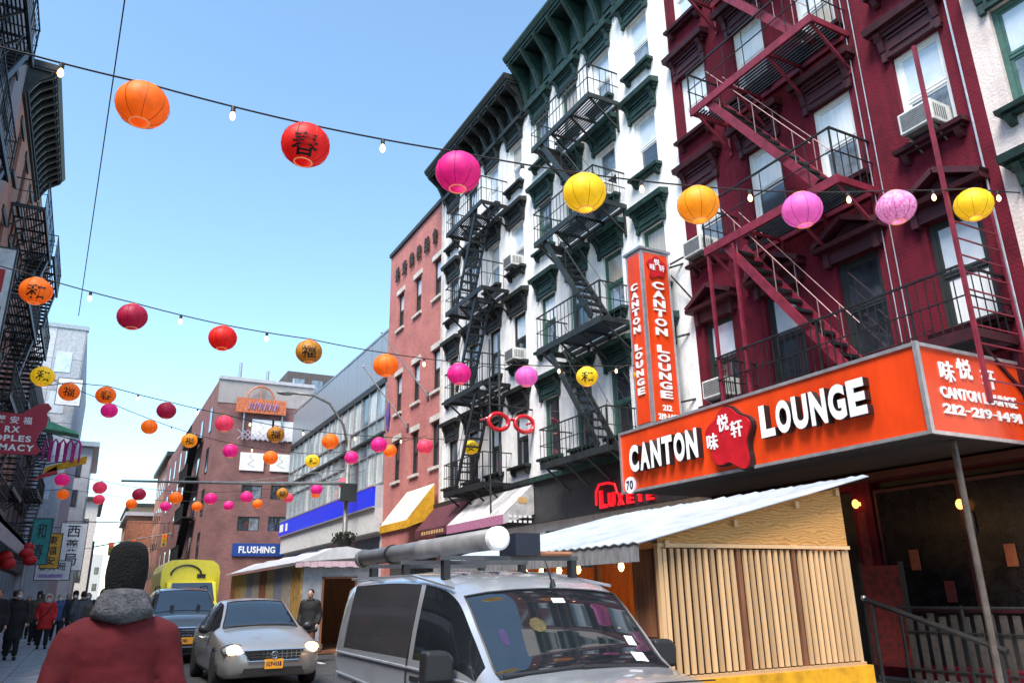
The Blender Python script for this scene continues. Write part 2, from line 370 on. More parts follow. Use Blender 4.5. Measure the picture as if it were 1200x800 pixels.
def rp(kind='mix'):
    L = {'mix': [(M_glassM, M_glassL), (M_glassL, M_glassL), (M_glassD, M_glassL), (M_glassD, M_glassB), (M_glassM, M_glassB), (M_glassD, M_glassM), (M_glassS, M_glassC), (M_glassC, M_glassC), (M_glassS, M_glassL), (M_glassD, M_glassS)],
         'dark': [(M_glassD, M_glassM), (M_glassD, M_glassD), (M_glassD, M_glassL)], 'white': [(M_glassB, M_glassB), (M_glassL, M_glassB), (M_glassS, M_glassB), (M_glassC, M_glassB)]}[kind]
    return rw.choice(L)
# ---- fire escapes
def balcony(parent, y0, y1, z, m, dep=1.1, slat=None, hole=None, rail=1.0, rungs=.16, rmat=None):
    """platform whose floor is at height z; hole=(ya,yb) leaves the grating open for a stair"""
    slat = slat or m
    b = MB(); L = y1-y0
    b.box(-dep, -dep+.05, y0, y1, z-.16, z+.02); b.box(-.04, 0.0, y0, y1, z-.10, z-.005)
    for y in (y0, y1-.05): b.box(-dep+.05, -.04, y, y+.05, z-.13, z+.005)
    nb = max(2, round(L/1.1))
    for i in range(1, nb): y = y0+L*i/nb; b.box(-dep+.05, -.04, y-.02, y+.02, z-.10, z-.03)
    pl = b.build('balcony_platform', m, parent)
    g = MB(); n = int((dep-.12)/.085)
    for i in range(n):
        x = -dep+.08+i*.085
        if hole and x < -dep+.08+.62:
            if hole[0] > y0+.1: g.box(x, x+.04, y0+.05, hole[0], z-.03, z)
            if hole[1] < y1-.1: g.box(x, x+.04, hole[1], y1-.05, z-.03, z)
        else: g.box(x, x+.04, y0+.05, y1-.05, z-.03, z)
    g.build('grating', slat, pl)
    r = MB()
    for zz, t in ((z+rail, .035), (z+rail*.52, .02)):
        r.box(-dep, -dep+t, y0, y1, zz-t, zz)
        for y in (y0, y1-t): r.box(-dep+t, -.01, y, y+t, zz-t, zz)
    k = int(L/rungs)
    for i in range(k+1):
        y = y0+.02+(L-.06)*i/k; t = .03 if i % 6 == 0 else .014
        r.box(-dep+.01, -dep+.01+t, y, y+t, z+.02, z+rail-.045)
    for y in (y0+.01, y1-.03):
        for i in range(1, 5): x = -dep+dep*i/5; r.box(x, x+.014, y, y+.014, z+.0, z+rail-.045)
    r.build('railing', rmat or m, pl)
    for i in range(nb+1 if nb > 2 else 3):
        y = y0+.1+(L-.2)*i/(nb if nb > 2 else 2)
        k_ = MB().beam((-dep+.12, y, z-.10), (-.03, y, z-.85), .05, .05).box(-.06, -.002, y-.03, y+.03, z-.95, z-.10); k_.build('bracket', m, pl)
    return pl
TREAD = {}
def stair(parent, ya, za, yb, zb, m, xo=-1.02, w=.58, tm=None, n=None, rail=True, rm=None):
    """inclined stair from (ya,za) at the top to (yb,zb) at the foot, its outer string at xo"""
    b = MB()
    for x in (xo, xo+w): b.beam((x, ya, za), (x, yb, zb), .045, .17, up=(0, 0, 1))
    st = b.build('fire_stair', m, parent)
    n = n or int((za-zb)/.27); k = (w, (tm or m).name)
    if k not in TREAD: TREAD[k] = MB().box(0, w-.05, -.10, .10, -.012, .012).box(0, w-.05, -.10, -.08, -.05, -.012).mesh('tread', tm or m)
    for i in range(1, n):
        t = i/n; inst(TREAD[k], 'tread', st, (xo+.025, ya+(yb-ya)*t, za+(zb-za)*t))
    if rail:
        r = MB()
        for x in (xo, xo+w):
            r.tube([(x, ya, za+.85), (x, yb, zb+.85)], .010, 5)
            for t in (.15, .5, .85): y, zc = ya+(yb-ya)*t, za+(zb-za)*t; r.tube([(x, y, zc), (x, y, zc+.85)], .011, 5)
        r.build('handrail', rm or m, st)
    return st
def ac_unit(X, Y, Z, label, left=False, grp='window air conditioners', w=.62):
    t = thing('air_conditioner', label, 'air conditioner', (X, Y, Z), math.pi if left else 0, grp)
    c = MB().box(-.42, .16, -w/2, w/2, 0, .40).build('casing', M_acw, t); bevel(c, .015)
    g = MB()
    for i in range(9): g.box(-.428, -.421, -w/2+.05, w/2-.05, .05+i*.036, .05+i*.036+.018)
    g.build('grille', M_acd, t)
    v = MB()
    for i in range(6): v.box(-.36+i*.06, -.33+i*.06, -w/2-.006, -w/2-.001, .08, .32)
    v.build('side_louvre', M_acd, t)
    br = MB().beam((-.36, -w/2+.08, -.02), (0, -w/2+.08, -.26), .03, .03).beam((-.36, w/2-.08, -.02), (0, w/2-.08, -.26), .03, .03).box(-.40, .0, -w/2+.04, w/2-.04, -.03, -.003)
    br.build('support_bracket', M_acd, t)
    return t

# ------------------------------------------------------------------ ground
def sheet(name, x0, x1, y0, y1, z, m, kind='structure', parent=None):
    return tag(MB().box(x0, x1, y0, y1, z-.05, z).build(name, m, parent), kind=kind) if not parent else MB().box(x0, x1, y0, y1, z-.05, z).build(name, m, parent)
tag(MB().quad((-600, -200, -.06), (600, -200, -.06), (600, 900, -.06), (-600, 900, -.06)).build('ground', M_asphalt), kind='structure')
KL, KR, FL, FR = .55, 8.8, -4.0, 12.0
road = sheet('road', KL, KR, -30, 260, 0, M_asphalt)
lanes = MB()
for i in range(14): lanes.box(5.35, 5.47, 2+i*6, 4.4+i*6, -.03, .004)
lanes.box(6.55, 6.65, -10, 90, -.03, .004).build('lane_marking', M_linew, road)
for nm, a, b, k0, k1 in (('pavement_left', FL, KL-.2, KL-.2, KL), ('pavement_right', KR+.2, FR, KR, KR+.2)):
    p = sheet(nm, a, b, -30, 260, .12, M_joint)
    ks = MB()
    for i in range(60): ks.box(k0, k1, -30+i*3, -27.015+i*3, -.05, .135)
    ks.build('kerb', M_kerb, p)
    W = b-a; nx = 3; sw = W/nx
    me = MB().box(.008, sw-.008, .008, 1.5-.008, 0, .025).mesh('paving_slab', M_slab)
    for j in range(38):
        for i in range(nx): inst(me, 'paving_slab', p, (a+i*sw, 3+j*1.5, .112+rw.uniform(0, .006)))

# ------------------------------------------------------------------ right-hand side: dark red tenement
FX = 12.0
red = thing('tenement_building', 'dark red painted tenement with red fire escapes, above the orange lounge sign', 'building', (FX, 5.8, 0))
RY0 = 5.8
rcols = [12.35, 10.45, 8.6, 6.72]                  # world Y of the four window bays
rrows = [(15.75, 1.85, 'hood'), (12.35, 1.85, 'hood'), (8.95, 1.95, 'hood'), (5.5, 1.95, 'pediment')]
holes = []
for r, (z, h, st) in enumerate(rrows):
    for c in rcols: holes.append((c-.47-RY0, c+.47-RY0, z, z+h))
holes += [(.35, 3.3, .35, 3.3), (3.7, 4.9, .12, 3.2), (5.2, 7.0, .35, 3.3)]
facade(red, 7.3, 20.5, holes, M_redwall, 10)
for r, (z, h, st) in enumerate(rrows):
    for ci, c in enumerate(rcols):
        pk = rp('white' if (r < 2 and ci < 3) else ('mix' if r < 3 else 'dark'))
        if r == 2 and ci == 2: pk = (M_glassM, M_glassB)
        if r == 2 and ci == 3: pk = (M_glassM, M_glassL)
        if r == 3 and ci == 3: pk = (M_glassB, M_glassL)
        window(red, c-RY0, z, .94, h, M_frame if r < 3 else M_framedk, pk, st, 'sill', M_redtrim, 1.5, 1.3, fr=.09)
for z in (12.05, 8.55):
    balcony(red, 7.9-RY0, 11.4-RY0, z, M_rediron, 1.1, M_black, (10.2-RY0, 11.2-RY0), rungs=.55, rmat=M_black)
balcony(red, 6.1-RY0, 11.4-RY0, 5.1, M_redtrim, 1.1, M_black, (10.2-RY0, 11.2-RY0), rungs=.15, rmat=M_black)
balcony(red, 7.9-RY0, 11.4-RY0, 15.45, M_rediron, 1.1, M_black, (10.2-RY0, 11.2-RY0), rungs=.55, rmat=M_black)
for z in (15.45, 12.05, 8.55):
    stair(red, 10.9-RY0, z-.05, 8.4-RY0, z-3.42, M_rediron, tm=M_black, rm=M_dullr)
# iron props, conduits and the counterweight ladder
pp = MB()
for y in (11.3, 10.55): pp.box(-1.08, -1.02, y-RY0, y-RY0+.06, 4.75, 8.4)
pp.build('prop', M_rediron, red)
for y, x in ((7.95, -.05), (7.78, -.05)):
    MB().tube([(x, y-RY0, 4.8), (x, y-RY0, 20)], .011, 6).build('conduit', M_alu, red)
MB().tube([(-.06, 6.0-RY0, 3.5), (-.06, 6.0-RY0, 20.4)], .018, 6).build('drain_pipe', M_alu, red)
pa = on_y(1068, 55, 5.95); pb = on_y(1112, 60, 5.95)
lx0, lx1 = pa.x-FX, pb.x-FX+.06
ld = MB().box(lx0, lx0+.055, .10, .155, 3.9, pa.z).box(lx1, lx1+.03, .10, .13, 3.9, pa.z-2.6)
ldo = ld.build('drop_ladder', M_rediron, red)
rg = MB().box(0, lx1-lx0-.055, 0, .02, 0, .02).mesh('rung', M_rediron)
for i in range(11): inst(rg, 'rung', ldo, (lx0+.055, .12, 3.95+i*.27))
MB().box(-.25, 0, 0, 7.3, 3.3, 3.42).build('shop_cornice', M_redtrim, red)
# ground floor of the lounge: recessed dark shop with glimpses of red decoration
M_shopg = mat('dim_shop_glass', (.012, .011, .012), .25, var=.5, ior=1.35); sh = MB().box(.9, .95, .35, 3.3, .3, 3.3).box(.9, .95, 3.7, 4.9, .12, 3.2).box(.9, .95, 5.2, 7.0, .3, 3.3); sh.build('shop_interior_back', M_dark, red)
for y0, y1, z0, z1 in ((.45, 1.6, 1.2, 3.1), (1.75, 3.2, 1.2, 3.1), (5.3, 6.05, .8, 3.2), (6.15, 6.9, .8, 3.2)):
    g = MB().box(.03, .045, y0, y1, z0, z1).build('shop_window', M_shopg, red)
    MB().box(.01, .07, y0-.05, y0, z0, z1).box(.01, .07, y1, y1+.05, z0, z1).box(.01, .07, y0-.05, y1+.05, z1, z1+.05).box(.01, .07, y0-.05, y1+.05, z0-.05, z0).build('shop_window_frame', M_redtrim, g)
M_redpaper = mat('red_paper_decoration', (.16, .012, .010), .8, var=.6, scale=9, c2=(.03, .006, .006))
M_menu = mat('orange_menu_board', (.24, .07, .02), .6, var=.6, scale=14, c2=(.2, .04, .02))
MB().box(-.01, .01, 5.5, 5.95, 1.0, 2.3).build('red_paper_panel', M_redpaper, red)
MB().box(-.012, .01, 5.35, 6.9, 2.65, 2.95).build('menu_board', M_menu, red)
MB().box(-.02, .0, 3.45, 3.62, .6, 2.8).build('red_couplet', M_redpaper, red)
M_glow = mat('warm_lamp_glass', (.8, .4, .15), .4, emit=1.6, emc=(1, .35, .08), var=.1)
for y, z in ((5.1, 2.35), (3.55, 2.95), (.25, 2.2), (1.66, 2.75)): MB().ell((-.10, y, z), (.06, .06, .08), 10, 7).box(-.06, .0, y-.03, y+.03, z-.03, z+.03).build('wall_lamp', M_glow, red, smooth=True)
for i in range(5): MB().box(-.006, .012, .5+i*.52, .66+i*.52, 1.3+.5*(i % 3), 1.62+.5*(i % 3)).build('window_notice', (M_redpaper, M_menu, M_dkgrey)[i % 3], red)
# neighbour to the right
pk = thing('pale_apartment_building', 'pinkish white building with dark green window frames beside the dark red tenement', 'building', (FX, -6.2, 0))
hl = [(c-.5, c+.5, z, z+1.9) for c in (11.12, 8.7, 6.3) for z in (15.7, 12.2, 8.7, 5.3)]
facade(pk, 12.0, 21, hl, M_pinkwhite, 10)
for c in (11.12, 8.7, 6.3):
    for z in (15.7, 12.2, 8.7, 5.3): window(pk, c, z, 1.0, 1.9, M_framegrn, rp('mix'), 'hood', 'sill', M_trimgrn, 1.55, 1.35, fr=.09)

# ------------------------------------------------------------------ white tenements
def cornice(parent, W, z0, z1, m, proj=1.0, step=.85, ornate=False):
    h = z1-z0; b = MB()
    b.box(-.10, .02, 0, W, z0-.12, z0); b.box(-.16, .02, 0, W, z0, z0+.10)
    b.box(-.06, .02, .0, W, z0+.10, z1-.30)
    b.box(-proj*.86, .3, -.02, W+.02, z1-.32, z1-.22); b.prism([(-proj*.9, z1-.22), (-proj, z1-.08), (-proj, z1), (.6, z1+.06), (.6, z1-.22)], 'y', -.04, W+.04)
    b.box(-proj*.8, -proj*.8+.06, 0, W, z1-.42, z1-.32)
    c = b.build('cornice', m, parent)
    p = [(-.03, z0+.02), (-.16, z0+.06), (-.26, z0+h*.25), (-.40, z0+h*.45), (-proj*.80, z1-.42), (-proj*.84, z1-.32), (-.03, z1-.32)]
    me = MB().prism(p, 'y', -.11, .11).prism([(x*1.06-.01, z) for x, z in p], 'y', -.045, .045).mesh('console_bracket', m)
    n = round(W/step)
    for i in range(n+1): inst(me, 'console_bracket', c, (0, .15+(W-.3)*i/n, 0))
    pm = MB().box(-.10, -.055, -.22, .22, z0+.30, z1-.62).mesh('frieze_panel', m)
    for i in range(n): inst(pm, 'frieze_panel', c, (0, .15+(W-.3)*(i+.5)/n, 0))
    if ornate:
        dm = MB().prism([(-.05, z1-.44), (-.36, z1-.44), (-.36, z1-.60), (-.05, z1-.72)], 'y', -.06, .06).mesh('modillion', m)
        for i in range(n*2): inst(dm, 'modillion', c, (0, .15+(W-.3)*(i+.5)/(2*n), 0))
    return c
def white_tenement(Y0, W, cols, hm, cm, fm, label, fe, cz, shop_mat, ornate):
    t = thing('tenement_building', label, 'building', (FX, Y0, 0))
    rows = [(15.6, 1.8), (12.3, 1.8), (8.88, 1.82), (5.45, 1.85)]
    H = [(c-.47-Y0, c+.47-Y0, z, z+h) for c in cols for z, h in rows]
    H.append((.3, W-.3, .3, 3.3))
    facade(t, W, cz[1]-.2, H, M_white, 10)
    for ri, (z, h) in enumerate(rows):
        for ci, c in enumerate(cols):
            window(t, c-Y0, z, .94, h, M_frame if ci in (0, 1) and ri < 2 else fm, rp('mix' if ri < 3 else 'dark'), 'hood', 'sill', hm, 1.52, 1.25)
    cornice(t, W, cz[0], cz[1], cm, 1.0, .95 if not ornate else .8, ornate)
    y0, y1, up = fe
    for i, z in enumerate((15.15, 11.8, 8.35, 4.98)):
        hy = (y1-1.05, y1-.15) if up > 0 else (y0+.15, y0+1.05)
        balcony(t, y0-Y0, y1-Y0, z, M_iron if hm is M_trimgrn else M_black, 1.1, M_black, (hy[0]-Y0, hy[1]-Y0) if i < 3 else None, rungs=.19)
        if i < 3:
            a, b = (y1-.45-Y0, y0+.55-Y0) if up > 0 else (y0+.6-Y0, y1-.9-Y0)
            stair(t, a, z-.05, b, z-3.3, M_iron if hm is M_trimgrn else M_black, tm=M_black if hm is M_trimgrn else M_iron, xo=-1.0)
    MB().box(-.22, .05, .0, W, 3.55, 4.75).build('shop_fascia', shop_mat, t); MB().box(-.34, .05, -.01, W+.01, 4.75, 4.9).build('fascia_moulding', hm, t)
    MB().box(.6, .66, .3, W-.3, .3, 3.3).build('shop_interior_back', M_dark, t)
    n = 4
    for i in range(n):
        a = .35+(W-.7)*i/n; b = .35+(W-.7)*(i+1)/n-.12
        g = MB().box(.05, .065, a, b, .9, 3.2).build('shop_window', M_glassD, t); MB().box(.02, .1, b, b+.12, .3, 3.28).build('shop_window_frame', M_framedk, g)
    return t
wr = white_tenement(13.1, 7.62, [14.36, 16.22, 18.02, 19.8], M_trimgrn, M_trimgrn, M_framegrn,
    'white painted tenement with green bracketed cornice and green window hoods', (15.36, 18.7, 1), (18.3, 20.15), M_dkgrey, False)
wl = white_tenement(20.72, 7.63, [21.74, 23.6, 25.45, 27.3], M_trimblk, M_trimblk, M_framedk,
    'white painted tenement with ornate black cornice and black window hoods beside the brick building', (22.4, 25.6, -1), (18.15, 19.5), M_dkgrey, True)
MB().tube([(-1.15, .32, 5), (-1.15, .32, 9.6)], .04, 6).tube([(-1.15, 1.0, 3.4), (-1.15, 1.0, 9.6)], .03, 6).build('drop_ladder_rail', M_iron, wl)
for X, Y, Z, lb in ((FX, 21.74, 12.36, 'white window air conditioner under a black hood on the white tenement'),
                    (FX, 21.74, 8.95, 'white window air conditioner one floor below another on the white tenement'),
                    (FX, 6.72, 9.02, 'large white window air conditioner on dark red wall beside the ladder'),
                    (FX, 12.5, 9.02, 'small white window air conditioner behind red fire escape prop'),
                    (FX, 12.3, 5.55, 'window air conditioner just above the orange lounge sign'),
                    (FX, 16.2, 12.36, 'window air conditioner inside the green balcony railing')):
    ac_unit(X, Y, Z, lb)

# ------------------------------------------------------------------ brick temple building
br = thing('brick_building', 'plain red brick building with six raised metal characters under its roofline', 'building', (FX, 28.36, 0))
BW = 7.05; bc = [33.72-28.36, 31.42-28.36, 29.08-28.36]
brow = [(13.9, 1.85), (9.7, 1.85), (6.5, 1.9)]
facade(br, BW, 18.3, [(c-.42, c+.42, z, z+h) for c in bc for z, h in brow]+[(.4, 6.6, .3, 3.4)], M_brick, 10)
MB().box(-.10, .4, -.03, BW+.03, 18.3, 18.5).build('coping', M_trimblk, br)
MB().box(-.05, .0, .0, .18, 4.7, 18.3).build('quoin_strip', M_stone, br)
for c in bc:
    for z, h in brow: window(br, c, z, .84, h, M_framedk, (M_glassD, M_glassL if z > 9 else M_glassD), 'lintel', 'slabsill', M_stone, 1.1, 1.08)
M_bronze = mat('weathered_bronze', (.10, .07, .045), .45, .6, var=.4)
for i, ch in enumerate('美東佛教總會'):
    letter(ch, M_bronze, M_bronze, br, (-.09, 6.05-i*.98, 16.55), ROT_STREET, .55, .72, .06, .0, 'character')
MB().box(-.12, .05, .0, BW, 4.3, 4.75).build('shop_fascia', M_dkgrey, br); MB().box(.6, .66, .4, 6.6, .3, 3.4).build('shop_interior_back', M_dark, br)
M_poleG = mat('flagpole_grey', (.42, .42, .44), .4, .4, var=.2)
M_flag = mat('furled_violet_flag', (.10, .07, .30), .8, var=.5)
for yy, z0, lb, c in ((29.9, 9.6, 'grey flagpole slanting out from the brick building, higher of two', None), (32.3, 8.7, 'grey flagpole slanting out from the brick building with furled violet flag', 1)):
    t = thing('flagpole', lb, 'flagpole', (FX, yy, z0))
    MB().tube([(0, 0, 0), (-2.1, .3, 2.7)], [.04, .022], 8).build('pole', M_poleG, t); MB().ell((-2.1, .3, 2.72), (.05, .05, .05), 10, 6).build('finial', M_poleG, t)
    MB().box(-.04, .0, -.1, .1, -.15, .2).build('wall_bracket', M_framedk, t)
    if c: MB().tube([(-.9, .12, 1.1), (-.92, .12, .5), (-.9, .14, -.2)], [.05, .12, .05], 8).build('flag', M_flag, t)

# ------------------------------------------------------------------ grey modern building with blue bank sign
gy = thing('modern_building', 'grey metal and glass building with long bright blue sign over its shops', 'building', (FX, 35.42, 0))
GW = 20.7
MB().box(0, 10, 0, GW, 0, 4.4).box(.12, 10, 0, GW, 4.4, 14.3).build('wall', M_greyst, gy)
pm = MB().box(-.03, .12, .012, .85-.012, 11.95, 14.3).mesh('metal_panel', M_metalpan); pn = GW/.8625
for i in range(24): inst(pm, 'metal_panel', gy, (rw.uniform(-.006, .006), i*.8625, 0))
MB().box(-.10, .14, 0, GW, 11.62, 11.93).build('black_band', M_framedk, gy); MB().box(-.06, .14, 0, GW, 14.3, 14.42).build('coping', M_steel, gy)
glm = [mat('curtain_glass_pale', (.34, .40, .43), .07, var=.7, scale=.8, ior=2.2, c2=(.10, .13, .14), stretch=(1, 3, .5)), mat('curtain_glass_light', (.60, .62, .60), .1, var=.6, scale=1.1, ior=2.0, c2=(.25, .28, .28), stretch=(1, 4, .6)), mat('curtain_glass_dark', (.10, .13, .15), .05, var=.6, scale=.8, ior=2.2)]
gp = [MB().box(.03, .045, .03, 1.294-.03, .03, 1.62-.03).mesh('glass_pane', m) for m in glm]
for j in range(3):
    for i in range(16): inst(rw.choice(gp[:2] if rw.random() < .8 else gp), 'glass_pane', gy, (0, i*1.294, 6.72+j*1.64))
mu = MB()
for i in range(17): mu.box(-.07, .06, max(0, i*1.294-.03), i*1.294+.03, 6.7, 11.62)
mu.build('mullion', M_steel, gy); MB().box(-.05, .06, 0, GW, 8.28, 8.36).box(-.05, .06, 0, GW, 9.92, 10.0).build('transom', M_steel, gy)
MB().box(-.16, .1, 0, GW, 9.04, 9.16).build('dark_ledge', M_framedk, gy)
MB().box(-.30, .1, .0, GW+.6, 5.5, 6.55).build('fascia', M_greyst, gy)
sg = thing('bank_sign', 'long bright blue sign band with white square logo on the grey building', 'sign', (FX-.32, 35.7, 5.58))
MB().box(-.12, 0, 0, 20.6, 0, .93).build('panel', M_blue, sg); MB().box(-.14, 0, -.04, 20.64, .93, 1.0).box(-.14, 0, -.04, 20.64, -.06, 0).build('trim', M_alu, sg)
MB().box(-.135, -.121, 18.0, 18.55, .22, .72).build('logo', M_white_p, sg); MB().box(-.135, -.121, 19.3, 20.3, .25, .75).build('lettering_block', M_white_p, sg)
MB().box(-.30, .05, 0, GW, 4.4, 5.5).build('white_fascia', mat('pale_grey_fascia', (.58, .58, .58), .6, var=.15), gy)
MB().box(-.02, .0, .3, GW-.3, .3, 4.2).build('shop_front', M_glassD, gy)
# ------------------------------------------------------------------ lounge sign box over the pavement
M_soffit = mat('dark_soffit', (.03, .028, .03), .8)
AX, AY0, AY1, AZ0, AZ1 = 9.6, 6.2, 13.08, 3.45, 4.72
aw = thing('sign_box', 'long orange red lounge sign box with raised white letters over the pavement', 'sign', (AX, AY0, AZ0))
AH = AZ1-AZ0; AL = AY1-AY0; AW = 2.38
p = MB().box(0, .05, .06, AL, .05, AH-.05).build('front_panel', M_orange, aw)
MB().box(.05, AW, 0.012, .06, .05, AH-.05).build('end_panel', M_orange, aw); MB().box(.05, AW, AL-.05, AL, .05, AH-.05).build('end_panel', M_orange, aw)
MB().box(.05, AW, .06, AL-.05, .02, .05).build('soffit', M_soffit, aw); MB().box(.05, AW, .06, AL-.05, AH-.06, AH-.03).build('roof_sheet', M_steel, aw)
tr = MB()
for z in (0, AH-.05): tr.box(-.03, .02, -.02, AL+.02, z, z+.05); tr.box(.02, AW, -.02, .03, z, z+.05)
tr.box(-.035, .035, -.025, .035, 0, AH+.01).box(-.03, .02, AL-.03, AL+.02, .05, AH-.05); tr.build('aluminium_edge', M_alu, aw)
def awn_word(txt, ya, za, yb, zb, h):
    d = .13; L = ya-yb; n = len(txt); wid = L/n
    for i, ch in enumerate(txt):
        g = glyph_mesh(ch, .03); t = i/n; z = za+(zb-za)*t
        letter(ch, M_white_p, M_black_p, aw, (-d/2-.01, ya-i*wid-AY0, z-AZ0), ROT_STREET, wid*.88, h, d, .05)
awn_word('CANTON', 12.62, 3.82, 10.52, 3.82, .54); awn_word('LOUNGE', 9.02, 3.88, 6.95, 3.88, .53)
def flower(cx, cy, r, lobes=5, tail=True):
    P = []
    for i in range(60):
        a = 2*math.pi*i/60; rr = r*(1+.10*math.cos(lobes*(a-math.pi/2)))
        x, y = cx+rr*math.cos(a)*1.02, cy+rr*math.sin(a)*.95
        if tail and 3.75 < a < 4.75:
            k = math.sin((a-3.75)*math.pi); x -= .10*k*r/.5; y -= .14*k*r/.5
        P.append((x, y))
    return P
em = MB().prism(flower(9.8-AY0, 4.05-AZ0, .50), 'x', -.14, -.002).build('emblem', [M_emblem], aw, normals=True)
for f in em.data.polygons: pass
MB().prism(flower(9.8-AY0, 4.05-AZ0, .53), 'x', -.10, -.001).build('emblem_return', M_black_p, aw, normals=True)
for ch, y, z in (('悦', 9.86, 4.16), ('味', 10.16, 3.88), ('轩', 9.55, 4.00)):
    letter(ch, M_white_p, M_white_p, em, (-.145, y-AY0+.14, z-AZ0), ROT_STREET, .27, .29, .02, .012)
dn = MB().lathe([(.165, -.05), (.165, -.005)], 28, (0, 12.78-AY0, 3.60-AZ0), axis='x'); dk = dn.build('number_disc', M_white_p, aw, normals=True)
M_navy_p = mat('navy_numeral', (.03, .02, .08), .5)
letter('7', M_navy_p, M_navy_p, dk, (-.053, 12.885-AY0, 3.51-AZ0), ROT_STREET, .10, .18, .008, .03); letter('0', M_navy_p, M_navy_p, dk, (-.053, 12.775-AY0, 3.51-AZ0), ROT_STREET, .11, .18, .008, .03)
for ch, x, z in (('味', 10.03, 4.22), ('悦', 10.44, 4.30), ('轩', 10.98, 4.22)):
    letter(ch, M_white_p, M_white_p, aw, (x-AX, .0, z-AZ0), ROT_CAM, .32, .30, .02, .012)
word('CANTON LOUNGE', M_white_p, M_white_p, aw, (9.96-AX, 0, 3.98-AZ0), (1, 0, 0), ROT_CAM, .16, .02, total=1.75)
word('212-219-1491', M_white_p, M_white_p, aw, (9.95-AX, 0, 3.76-AZ0), (1, 0, 0), ROT_CAM, .14, .02, bold=.03, total=1.8)
for i in range(3): MB().beam((.15+i*.9, 1.2+i*2.2, AH-.03), (AW, 1.2+i*2.2, AH+.9), .03, .03).build('stay_rod', M_redtrim, aw)
tag(MB().tube([(10.42, 6.45, .12), (10.42, 6.45, 3.46)], .045, 8).box(10.32, 10.52, 6.35, 6.55, .12, .15).build('awning_post', mat('dull_brown_steel', (.13, .11, .10), .5, .3, var=.3)), 'thin grey steel post holding up the end of the orange sign box', 'post')
# ------------------------------------------------------------------ blade sign
bl = thing('blade_sign', 'tall upright orange lounge sign with white edges projecting from the white tenement', 'sign', (10.85, 13.5, 5.12))
BH = 4.32
MB().box(0, .86, 0, .6, 0, BH).build('sign_case', M_alu, bl)
MB().box(.08, .79, -.012, -.001, .07, BH-.07).build('face_panel', M_orange, bl); MB().box(-.012, -.001, .07, .53, .07, BH-.07).build('face_panel', M_orange, bl)
MB().box(-.05, .9, -.05, .65, BH, BH+.06).build('cap', M_steel, bl)
e2 = MB().prism([(x, z) for x, z in flower(.435, BH-.42, .27)], 'y', -.05, -.013).build('emblem', M_emblem, bl, normals=True)
for ch, x, z in (('悦', .44, -.38), ('味', .30, -.53), ('轩', .58, -.52)): letter(ch, M_white_p, M_white_p, e2, (x-.08, -.055, BH+z), ROT_CAM, .16, .16, .01, .012)
for i, ch in enumerate('CANTON'): letter(ch, M_white_p, M_white_p, bl, (.27, -.03, BH-1.0-i*.235), ROT_CAM, .34, .19, .03, .03)
for i, ch in enumerate('LOUNGE'): letter(ch, M_white_p, M_white_p, bl, (.27, -.03, BH-2.60-i*.22), ROT_CAM, .34, .18, .03, .03)
for i, ch in enumerate('CANTON LOUNGE'):
    if ch != ' ': letter(ch, M_white_p, M_white_p, bl, (-.03, .42, BH-1.0-i*.215), ROT_STREET, .24, .165, .03, .03)
word('212', M_white_p, M_white_p, bl, (.30, -.02, .33), (1, 0, 0), ROT_CAM, .14, .012, total=.27); word('219-1491', M_white_p, M_white_p, bl, (.16, -.02, .12), (1, 0, 0), ROT_CAM, .14, .012, total=.55)
bk = MB()
for z in (.6, 2.2, BH-.3): bk.beam((.86, .3, z), (1.16, -.2, z+.05), .04, .04); bk.beam((.86, .3, z), (1.16, .8, z+.05), .04, .04)
bk.beam((.9, 0, BH-.25), (1.15, -.75, BH-.1), .035, .035).beam((.9, 0, BH-.55), (1.15, -.9, BH-1.9), .035, .035); bk.build('wall_bracket', M_black, bl)
# ------------------------------------------------------------------ red neon name sign on the dark shopfront
M_neon = mat('red_neon_tube', (.9, .02, .03), .4, emit=.35, emc=(1, .01, .02), var=.05)
nn = thing('neon_sign', 'red outlined shop letters glowing on the dark fascia under the sign box', 'sign', (11.76, 17.05, 3.62))
for i, (ch, w, h) in enumerate((('L', .36, .46), ('U', .30, .36), ('X', .26, .30), ('E', .26, .26), ('Y', .28, .26), ('E', .26, .26))):
    letter(ch, M_neon, M_neon, nn, (-.05, -.05-i*.40, 0), ROT_STREET, w*.85, h, .08, .03)
MB().tube([(-.06, .12, .1), (-.06, .1, .45), (-.06, -.05, .62), (-.06, -.45, .62), (-.06, -.75, .55), (-.06, -.85, .3)], .035, 6).build('outline_tube', M_neon, nn)
# ------------------------------------------------------------------ shop awnings
def shop_awning(label, Ya, Yb, zt, zf, xf, m_top, m_val, val=.3, side=None, txt=None, scallop=False):
    t = thing('shop_awning', label, 'awning', (FX-.24, Ya, zf-val)); L = Yb-Ya; h = zt-zf+val; d = FX-.24-xf
    MB().add([(0, 0, h), (0, L, h), (-d, L, val), (-d, 0, val), (0, 0, h-.02), (0, L, h-.02), (-d+.02, L, val-.02), (-d+.02, 0, val-.02)],
             [(0, 1, 2, 3), (4, 7, 6, 5), (0, 3, 7, 4), (1, 5, 6, 2), (3, 2, 6, 7), (0, 4, 5, 1)]).build('canopy', m_top, t)
    v = MB(); n = int(L/.22)
    for i in range(n):
        a, b = L*i/n, L*(i+1)/n; v.box(-d-.008, -d, a, b-.004, 0 if not scallop else (.03 if i % 2 else 0), val)
    v.build('valance', m_val, t)
    for y in (0, L-.012): MB().prism([(-d, 0), (-d, val-.022), (0, h-.022), (0, h*.25)], 'y', y, y+.012).build('side_curtain', side or m_top, t)
    f = MB()
    for y in (.05, L-.07): f.beam((-.01, y, val*.8), (-d+.02, y, val*.8), .025, .025)
    f.build('frame', M_steel, t)
    return t
